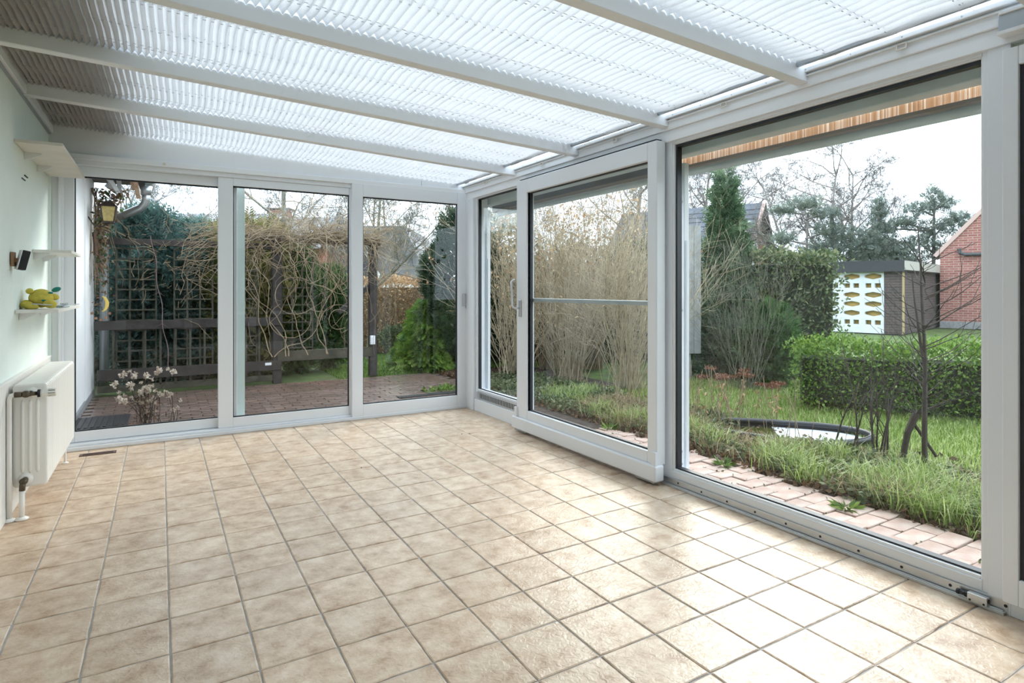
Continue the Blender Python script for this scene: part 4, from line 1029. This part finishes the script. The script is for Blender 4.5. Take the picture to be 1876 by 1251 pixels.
n = 13000; P = np.column_stack([3.36+np.abs(rng.normal(0, .5, n)), rng.uniform(-2.4, 6.5, n), np.full(n, G)+rng.uniform(-.01, .02, n)])
tag(obj('leaf_litter', leaves(P, np.column_stack([rng.normal(size=(n, 2)), np.full(n, .15)]), .05, .03, lf_litter, 'leaf_litter')), 'brown fallen leaves on the soil', 'leaves', kind='stuff')
for k, (x, y) in enumerate(((3.30, .42), (3.22, -.55), (3.33, 1.75))):
    o = thing('rosette_weed', ('green rosette weed on the path below the shutter rail', 'green rosette weed on the path in front of the grass', 'pale green rosette weed outside the sliding door')[k], 'weed', (x, y, G), 0, 'weeds on the path')
    n = 70; a = rng.uniform(0, 6.28, n); P = np.column_stack([.02*np.cos(a), .02*np.sin(a), np.zeros(n)])
    obj('leaves', leaves(P, np.column_stack([np.cos(a), np.sin(a), rng.uniform(.1, .7, n)]), .075, .018, lf_bright, wild=.25), o)

# pond
pd = thing('garden_pond', 'small garden pond with a black rim in the lawn', 'pond', (4.50, .72, G))
ring = []
for t in np.linspace(0, 2*math.pi, 41):
    w_ = 1+.12*math.cos(2*t+.6)+.06*math.sin(3*t); q = ax1*.60*math.cos(t)*w_ + ax2*.40*math.sin(t)*w_; ring.append((q[0], q[1], .045))
MB().tube(ring, .026, 10, False).build('rim', rubber, pd, 0, True)
wat = mat('pond_water', (.055, .06, .015), .04, spec=.6)
MB().add([(a*.98, b*.98, -.005) for a, b, c in ring[:-1]], [tuple(range(40))]).build('water', wat, pd)
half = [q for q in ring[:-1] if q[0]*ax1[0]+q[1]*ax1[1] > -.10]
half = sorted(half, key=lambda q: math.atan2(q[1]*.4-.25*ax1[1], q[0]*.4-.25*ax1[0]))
MB().add([(a*.96, b*.96, .0) for a, b, c in half] + [(a*.96, b*.96, .004) for a, b, c in half], [tuple(range(len(half)))[::-1], tuple(range(len(half), 2*len(half)))]).build('pale_film', mat('pale_grey_film', (.72, .75, .78), .25, noise=.12, nscale=9), pd)  # pale sheet laid over one half of the water
MB().add([(a, b, .045) for a, b, c in ring[:-1]] + [(a*.97, b*.97, -.03) for a, b, c in ring[:-1]], [(i, (i+1) % 40, 40+(i+1) % 40, 40+i) for i in range(40)]).build('liner', rubber, pd)

# dried stonecrop, young tree, stems
def sedum(label, x, y, n, H, seed):
    rs = np.random.default_rng(seed); o = thing('dried_stonecrop', label, 'plant', (x, y, G), 0, 'dried stonecrop by the pond'); sg = []
    for k in range(n):
        p = np.array([rs.normal()*.05, rs.normal()*.05, 0]); q = p+np.array([rs.normal()*.07, rs.normal()*.07, H*rs.uniform(.75, 1.1)]); sg.append((*p, *q, .004, .003))
        m_ = 70; a = rs.uniform(0, 6.28, m_); rr = .062*np.sqrt(rs.random(m_)); P = np.column_stack([q[0]+rr*np.cos(a), q[1]+rr*np.sin(a), q[2]+rs.normal(0, .008, m_)])
        obj('flower_head', leaves(P, np.tile([[0, 0, .5]], (m_, 1)), .02, .018, lf_rust, 'flower_head'), o)
        n2 = 8; P = p+(q-p)*rs.uniform(.2, .8, (n2, 1)); obj('leaves', leaves(P, np.tile([[0, 0, -.7]], (n2, 1)), .06, .02, lf_beech, 'leaves'), o)
    obj('stalks', segs_mesh('stalks', sg, vinem, 4), o); return o
sedum('rust-brown dried stonecrop left of the pond, nearest the shutter rail', 4.15, 1.85, 4, .42, 1)
sedum('rust-brown dried stonecrop behind the left end of the pond', 4.45, 1.55, 6, .46, 2)
sedum('rust-brown dried stonecrop behind the middle of the pond', 4.75, 1.45, 6, .44, 3)
sedum('rust-brown dried stonecrop behind the right of the pond', 4.95, 1.15, 4, .36, 4)
sg = []; rs = np.random.default_rng(12)
stalk = thing('dead_stalks', 'thin dead upright stalks in the bed left of the pond', 'plant', (4.05, 1.45, G))
for k in range(80):
    p = np.array([rs.normal()*.26, rs.normal()*.55, 0.]); d = np.array([rs.normal()*.12, rs.normal()*.12, 1])
    for i in range(6): d = d+rs.normal(size=3)*.06; q = p+d*.09*rs.uniform(.7, 1.2); sg.append((*p, *q, .003, .0025)); p = q
obj('stalks', segs_mesh('stalks', sg, vinem, 4), stalk)
yt = thing('young_tree', 'slim dark young tree with bare dewy branches near the path', 'tree', (4.29, -.47, G)); out = []; rs = np.random.default_rng(9)
L = [(0, 0, 0), (.0, .0, .35), (.01, .0, .6), (.03, .01, .8)]
for i in range(3): out.append((*L[i], *L[i+1], .020-.002*i, .018-.002*i))
grow((.03, .01, .8), (.06, .05, 1), .95, .014, 0, out, rs, (0,), 6, .05, .05); grow((.02, .01, .78), (-.02, .14, 1), .62, .012, 0, out, rs, (0,), 6, .05, .05)
for k in range(42):
    z = rs.uniform(.42, 1.5); a = rs.uniform(0, 6.28); grow((.03, .01, z), (math.cos(a), math.sin(a), .45), rs.uniform(.25, .6), .0045, 1, out, rs, (2,), 6, .16, .05, .6, .5)
obj('branches', segs_mesh('branches', out, bark, 5), yt)
out = []
ys_ = thing('young_shrub', 'small bare multi-stemmed shrub left of the young tree', 'shrub', (4.47, .04, G))
for k in range(9): grow((rs.normal()*.10, rs.normal()*.10, 0), (rs.normal()*.16, rs.normal()*.16, 1), rs.uniform(.6, 1.05), .009, 1, out, rs, (6,), 6, .14, .03, .6, .45)
obj('branches', segs_mesh('branches', out, bark, 5), ys_)
out = []; stp = thing('forked_stump', 'short thick cut-back stem with side twigs beside the young tree', 'stump', (4.50, -.22, G))
for p, q, r0, r1 in (((0, 0, 0), (.04, -.02, .22), .02, .022), ((.04, -.02, .22), (.10, -.05, .36), .022, .028), ((.08, -.04, .30), (.16, -.16, .06), .012, .01)): out.append((*p, *q, r0, r1))
for k in range(9): grow((.10, -.05, .36), (rs.normal(), rs.normal(), .8), rs.uniform(.2, .55), .004, 1, out, rs, (2,), 5, .2, .03)
obj('stem', segs_mesh('stem', out, bark, 6), stp)
stone = thing('bed_stone', 'mossy grey-brown stone at the left edge of the flower bed', 'stone', (3.85, 1.42, G))
MB().ell((0, 0, .07), (.13, .09, .10), (0, .3, .4), 12, 8).build('stone', mat('mossy_stone', (.19, .16, .11), .95, noise=.4, nscale=20, bump=.8, bscale=20), stone, 0, True)

# ------------------------------------------------------------------ buildings beyond
def uvbox(name, m, parent, x0, y0, z0, x1, y1, z1):
    o = MB().box(x0, y0, z0, x1, y1, z1).build(name, m, parent); box_uv(o); return o
def box_uv(o):
    me = o.data; uv = me.uv_layers.new(name='uv')
    for p in me.polygons:
        n = p.normal
        for li in p.loop_indices:
            c = me.vertices[me.loops[li].vertex_index].co
            uv.data[li].uv = (c.x, c.z) if abs(n.y) >= abs(n.x) else (c.y, c.z)
# garage with pierced-block wall: local X runs right along the front, local Y away
ga = thing('garage', 'flat-roofed garage with a white pierced-block wall and dark fascia', 'garage', (17.953, 6.395, G), math.radians(-76))
white_blk = mat('white_block', (.66, .69, .72), .85, noise=.15, nscale=4)
dkf = mat('dark_fascia', (.028, .03, .036), .6)
ochre = mat('ochre_panel', (.62, .43, .14), .8, noise=.3, nscale=3)
MB().box(-4.4, -.15, 1.80, .06, 5.6, 2.12).build('fascia', dkf, ga)
MB().box(.06, -.15, 1.84, .10, 5.6, 2.10).build('side_fascia', mat('grey_fascia', (.40, .38, .34), .8), ga)
uvbox('brick_pier', dark_brick, ga, -.48, 0, 0, -.03, .24, 1.80)
MB().box(-.03, -.004, 0, -.012, .2, 1.80).build('corner_trim', mat('ochre_trim', (.36, .27, .14), .8), ga)
MB().box(-4.3, .19, 0, -1.75, .24, 1.80).build('back_panel_green', mat('green_panel', (.20, .23, .13), .9), ga)
MB().box(-1.75, .19, 0, -.5, .24, 1.80).build('back_panel_ochre', ochre, ga)
uvbox('side_wall', dark_brick, ga, -.22, .24, 0, -.03, 5.4, 1.80)
MB().box(-4.2, .02, 0, -.48, .14, .168).build('block_plinth', white_blk, ga)
bw, bh = .57, .272
blk = None
def breeze(kind):
    m = MB(); t = .12; h = bh
    if kind == 0:      # pointed eye-shaped opening
        out = [(-bw/2, -h/2), (bw/2, -h/2), (bw/2, h/2), (-bw/2, h/2)]
        eye = [(-.225, 0.01), (-.21, -.03), (0, -.085), (.21, -.03), (.225, .01), (.21, .05), (0, .095), (-.21, .05)]
        o8 = [(-bw/2, 0.02), (-bw/2, -h/2), (0, -h/2), (bw/2, -h/2), (bw/2, .02), (bw/2, h/2), (0, h/2), (-bw/2, h/2)]
        n = 8; v = [(a, 0, b) for a, b in o8] + [(a, 0, b) for a, b in eye] + [(a, t, b) for a, b in o8] + [(a, t, b) for a, b in eye]
        f = []
        for i in range(n):
            j = (i+1) % n; f += [(i, j, n+j, n+i), (2*n+j, 2*n+i, 3*n+i, 3*n+j), (n+i, n+j, 3*n+j, 3*n+i), (j, i, 2*n+i, 2*n+j)]
        return m.add(v, f)
    m.box(-bw/2, 0, -h/2, bw/2, t, -h/2+.08).box(-bw/2, 0, h/2-.06, bw/2, t, h/2)
    for a, b in ((-bw/2, -.20), (-.045, .045), (.20, bw/2)): m.box(a, 0, -h/2+.08, b, t, h/2-.06)
    return m
protos = [breeze(0).build('breeze_block', white_blk, ga), breeze(1).build('breeze_block', white_blk, ga)]
seen = [False, False]; kinds = [1, 0, 0, 0, 1, 0]
for j in range(6):
    for i in range(6):
        q = kinds[j]
        if not seen[q]: o = protos[q]; seen[q] = True
        else: o = protos[q].copy(); C.objects.link(o)
        o.parent = ga; o.location = (-.48-bw/2-.004-bw*i, .02, .168+bh/2+bh*j)
# brick house
bh_ = thing('brick_house', 'red brick gable house with a white verge at the right', 'house', (22.23, 7.36, G), math.radians(-74))
gw = MB().add([(0, 0, 0), (7, 0, 0), (7, 0, 2.5), (3.5, 0, 6.5), (0, 0, 2.5), (0, 8, 0), (7, 8, 0), (7, 8, 2.5), (3.5, 8, 6.5), (0, 8, 2.5)], [(0,1,2,3,4),(5,9,8,7,6),(0,4,9,5),(1,6,7,2)]).build('gable_wall', red_brick, bh_); box_uv(gw)
MB().bar((-.14, .0, 2.40), (3.5, .0, 6.56), .12, .10, (0, 1, 0)).build('verge', mat('pale_verge', (.5, .36, .32), .8), bh_)
MB().add([(-.2, .02, 2.36), (3.5, .02, 6.56), (3.5, 8.1, 6.56), (-.2, 8.1, 2.36), (-.2, .02, 2.44), (3.5, .02, 6.66), (3.5, 8.1, 6.66), (-.2, 8.1, 2.44)], [(0,1,2,3),(4,7,6,5),(0,4,5,1),(1,5,6,2),(2,6,7,3),(3,7,4,0)]).build('roof', slate, bh_)
MB().tube([(.52, -.1, 2.62), (.56, -.12, 2.48), (.7, -.12, 2.42), (2.6, -.12, 2.42)], .06, 10).build('flue_pipe', mat('dark_pipe', (.05, .055, .06), .5), bh_)
MB().box(0, -.03, 0, 7, 0, .22).build('plinth', MATS['grey_plinth'], bh_)
# gabled house with tile roof
gh = thing('gabled_house', 'house with a dark tiled roof and red gable behind the conifer', 'house', (25.5, 17.0, 0), math.atan2(-1.98, -4.52))
# local +X runs from far eave to near eave across the gable, local -Y along the ridge away from it
MB().add([(2.6, 0, 0), (-2.6, 0, 0), (-2.6, 0, 2.7), (0, 0, 5.45), (2.6, 0, 2.7), (2.6, -7, 0), (-2.6, -7, 0), (-2.6, -7, 2.7), (0, -7, 5.45), (2.6, -7, 2.7)], [(0,1,2,3,4),(5,9,8,7,6),(0,4,9,5),(1,6,7,2)]).build('gable_wall', brick_red, gh)
for s in (-1, 1):
    MB().add([(s*3.0, .35, 2.35), (0, .35, 5.55), (0, -7.3, 5.55), (s*3.0, -7.3, 2.35), (s*3.0, .35, 2.27), (0, .35, 5.47), (0, -7.3, 5.47), (s*3.0, -7.3, 2.27)], [(0,1,2,3),(4,7,6,5),(0,4,5,1),(1,5,6,2),(2,6,7,3),(3,7,4,0)]).build('roof_deck', slate, gh)
tl = MB().add([(-.14, 0, .0), (.14, 0, .0), (.14, .38, .03), (-.14, .38, .03), (-.14, 0, .05), (.0, 0, .075), (.14, 0, .05), (.14, .38, .05), (.0, .38, .075), (-.14, .38, .05)], [(0,1,6,5,4),(2,3,9,8,7),(4,5,8,9),(5,6,7,8),(0,4,9,3),(1,2,7,6),(0,3,2,1)]).build('roof_tile', slate, gh)
sl = Vector((-3.0, 0, 3.2)).normalized(); used = False
for j in range(12):
    for i in range(16):
        if not used: o = tl; used = True
        else: o = tl.copy(); C.objects.link(o)
        o.parent = gh; b0 = Vector((3.02, .2-.285*i, 2.36)) + sl*(.355*j)
        M = Matrix((Vector((0, -1, 0)), sl, Vector((0, -1, 0)).cross(sl))).transposed().to_4x4()
        o.matrix_local = Matrix.Translation(b0) @ M
MB().box(.4, .02, 1.9, 1.35, .05, 3.1).build('window', mat('dark_window', (.05, .06, .07), .15), gh)
MB().box(-.15, .02, 2.6, .25, .05, 3.9).build('window', MATS['dark_window'], gh)
for s in (-1, 1): MB().bar((s*3.0, .38, 2.36), (0, .38, 5.55), .05, .16, (0, 1, 0)).build('bargeboard', dkwood if s < 0 else MATS['pale_verge'], gh)
ds = thing('satellite_dish', 'pale grey satellite dish on the verge of the gabled house', 'satellite dish', (24.95, 16.35, 4.0), -.9)
MB().lathe([(.0, 0), (.22, -.04), (.42, -.14), (.43, -.15), (.22, -.06), (.0, -.02)], (0, 0, 0), 'X', 18).build('dish', mat('dish_grey', (.50, .55, .60), .5), ds, 0, True)
MB().tube([(0, 0, 0), (.15, .3, -.1), (.5, .6, -.4)], .03, 6).build('arm', grey_alu, ds)
# roofs on the left
def roof_house(name, label, loc, rz, w, l, eav, rid, m, chim=False):
    o = thing(name, label, 'house', (*loc, G), rz)
    MB().box(-l/2, -w/2+.3, 0, l/2, w/2-.3, eav).build('walls', brick_red, o)
    MB().add([(-l/2, -w/2, eav), (l/2, -w/2, eav), (l/2, w/2, eav), (-l/2, w/2, eav), (-l/2, 0, rid), (l/2, 0, rid)], [(0,1,5,4),(2,3,4,5),(1,2,5),(3,0,4),(0,3,2,1)]).build('roof', m, o)
    if chim: MB().box(-.75, -.3, rid-.5, .1, .3, rid+.28).build('chimney', brick_red, o); MB().box(-.9, -.4, rid+.32, .25, .4, rid+.36).build('chimney_cap', soff, o)
    return o
wav = bpy.data.materials.new('grey_corrugated'); wav.use_nodes = True; MATS['wav'] = wav
_n, _l = wav.node_tree.nodes, wav.node_tree.links; _b = _n['Principled BSDF']; _w = _n.new('ShaderNodeTexWave'); _w.inputs['Scale'].default_value = 2.2; _t = _n.new('ShaderNodeTexCoord'); _r = _n.new('ShaderNodeValToRGB')
_r.color_ramp.elements[0].color = (.10, .11, .13, 1); _r.color_ramp.elements[1].color = (.33, .35, .38, 1); _l.new(_t.outputs['Object'], _w.inputs['Vector']); _l.new(_w.outputs['Fac'], _r.inputs['Fac']); _l.new(_r.outputs['Color'], _b.inputs['Base Color']); _b.inputs['Roughness'].default_value = .8
greyroof = mat('grey_tile_roof', (.27, .27, .28), .8, noise=.35, nscale=3, col2=(.17, .17, .18))
roof_house('ridged_house', 'house with a grey corrugated roof behind the cypresses', (2.1, 25.0), -.53, 7, 5.0, 3.0, 4.45, wav)
roof_house('chimney_house', 'house with a chimney seen above the vine', (4.4, 24.2), -.53, 7, 5.0, 2.8, 4.35, greyroof, True)
ah = thing('steep_roof_house', 'house with a steep grey roof and dark gable behind the beech hedge', 'house', (9.3, 22.2, G), -.55)
MB().add([(-2.2, -3, 0), (1.9, -3, 0), (1.9, 3, 0), (-2.2, 3, 0), (-1.75, -3, 3.75), (.2, -3, 3.75), (.2, 3, 3.75), (-1.75, 3, 3.75)], [(0,1,5,4),(1,2,6,5),(2,3,7,6),(3,0,4,7),(4,5,6,7)]).build('roof', greyroof, ah)
MB().add([(-3.05, -3.4, 0), (.3, -3.4, 0), (-1.5, -3.4, 3.2), (-3.05, -3.0, 0), (.3, -3.0, 0), (-1.5, -3.0, 3.2)], [(0,1,2),(3,5,4),(0,3,4,1),(1,4,5,2),(2,5,3,0)]).build('gable', mat('dark_cladding', (.06, .07, .09), .7), ah)
MB().bar((.35, -3.42, 0), (-1.5, -3.42, 3.25), .1, .14, (0, 1, 0)).build('bargeboard', pvc2, ah)
MB().box(-4.2, -5, 1.15, 1.0, -4.5, 1.5).build('white_eaves', pvc2, ah)

# far conifers behind the garage
def pine(label, loc, H, seed, shape, sc=1):
    rs = np.random.default_rng(seed); o = thing('pine', label, 'tree', (*loc, G), 0, 'far conifers'); sg = [(0, 0, 0, .1, 0, H*.95, .11, .03)]; PP = []
    for c in shape:
        cx, cz, rx, rz_ = c; n = int(260*rx*rx+70)
        U = unit(rs.normal(size=(n, 3)))*rs.random((n, 1))**.4; PP.append(U*np.array([rx, rx*.8, rz_])+np.array([cx*.84, -cx*.54, cz])); sg.append((0, 0, cz-rz_*.8, cx*.84, -cx*.54, cz, .05, .02))
    P = np.concatenate(PP); obj('foliage', sprays(P, rs.normal(size=P.shape)*.6+np.array([0, 0, .5]), .20, lf_pine, k=4, wleaf=.28), o); obj('trunk', segs_mesh('trunk', sg, fartwig, 5), o)
    return o
pine('umbrella-shaped pine above the ivy hedge', (22.1, 12.1), 4.6, 1, ((0, 4.75, .8, .25), (-.9, 4.45, .6, .22), (.8, 4.3, .7, .25), (.9, 3.6, .8, .35), (-.9, 3.3, .6, .25), (.3, 2.6, .7, .4), (-.7, 2.3, .4, .25)))
pine('pointed spruce behind the garage', (24.6, 10.6), 5.0, 2, ((0, 4.7, .22, .3), (0, 4.3, .4, .3), (0.1, 3.8, .6, .35), (0, 3.3, .9, .4), (-.5, 2.9, 1.1, .4), (.4, 2.5, 1.4, .5)))
pine('dense dark evergreen crown behind the garage roof', (24.0, 11.4), 3.6, 3, ((0, 3.4, 1.2, .5), (-1.1, 2.9, 1.1, .5), (1.2, 2.9, 1.3, .5), (.4, 2.3, 1.6, .5), (-1.6, 2.3, .8, .4), (2.3, 2.4, 1.0, .5)))
pine('broad loose pine left of the brick house', (26.5, 9.5), 5.2, 4, ((0, 5.1, .5, .35), (.5, 4.7, .7, .3), (-.5, 4.5, .7, .3), (1.0, 4.1, .8, .3), (-1.0, 3.9, .7, .3), (.3, 3.7, 1.0, .4), (-.5, 3.1, 1.0, .4), (.7, 2.8, 1.0, .4), (-1.9, 3.75, .4, .15)))
pine('dark conifer above the yew behind the steep roof', (8.2, 14.2), 4.2, 5, ((0, 3.7, .8, .4), (.9, 3.3, .8, .5), (-.7, 3.1, .6, .4)))
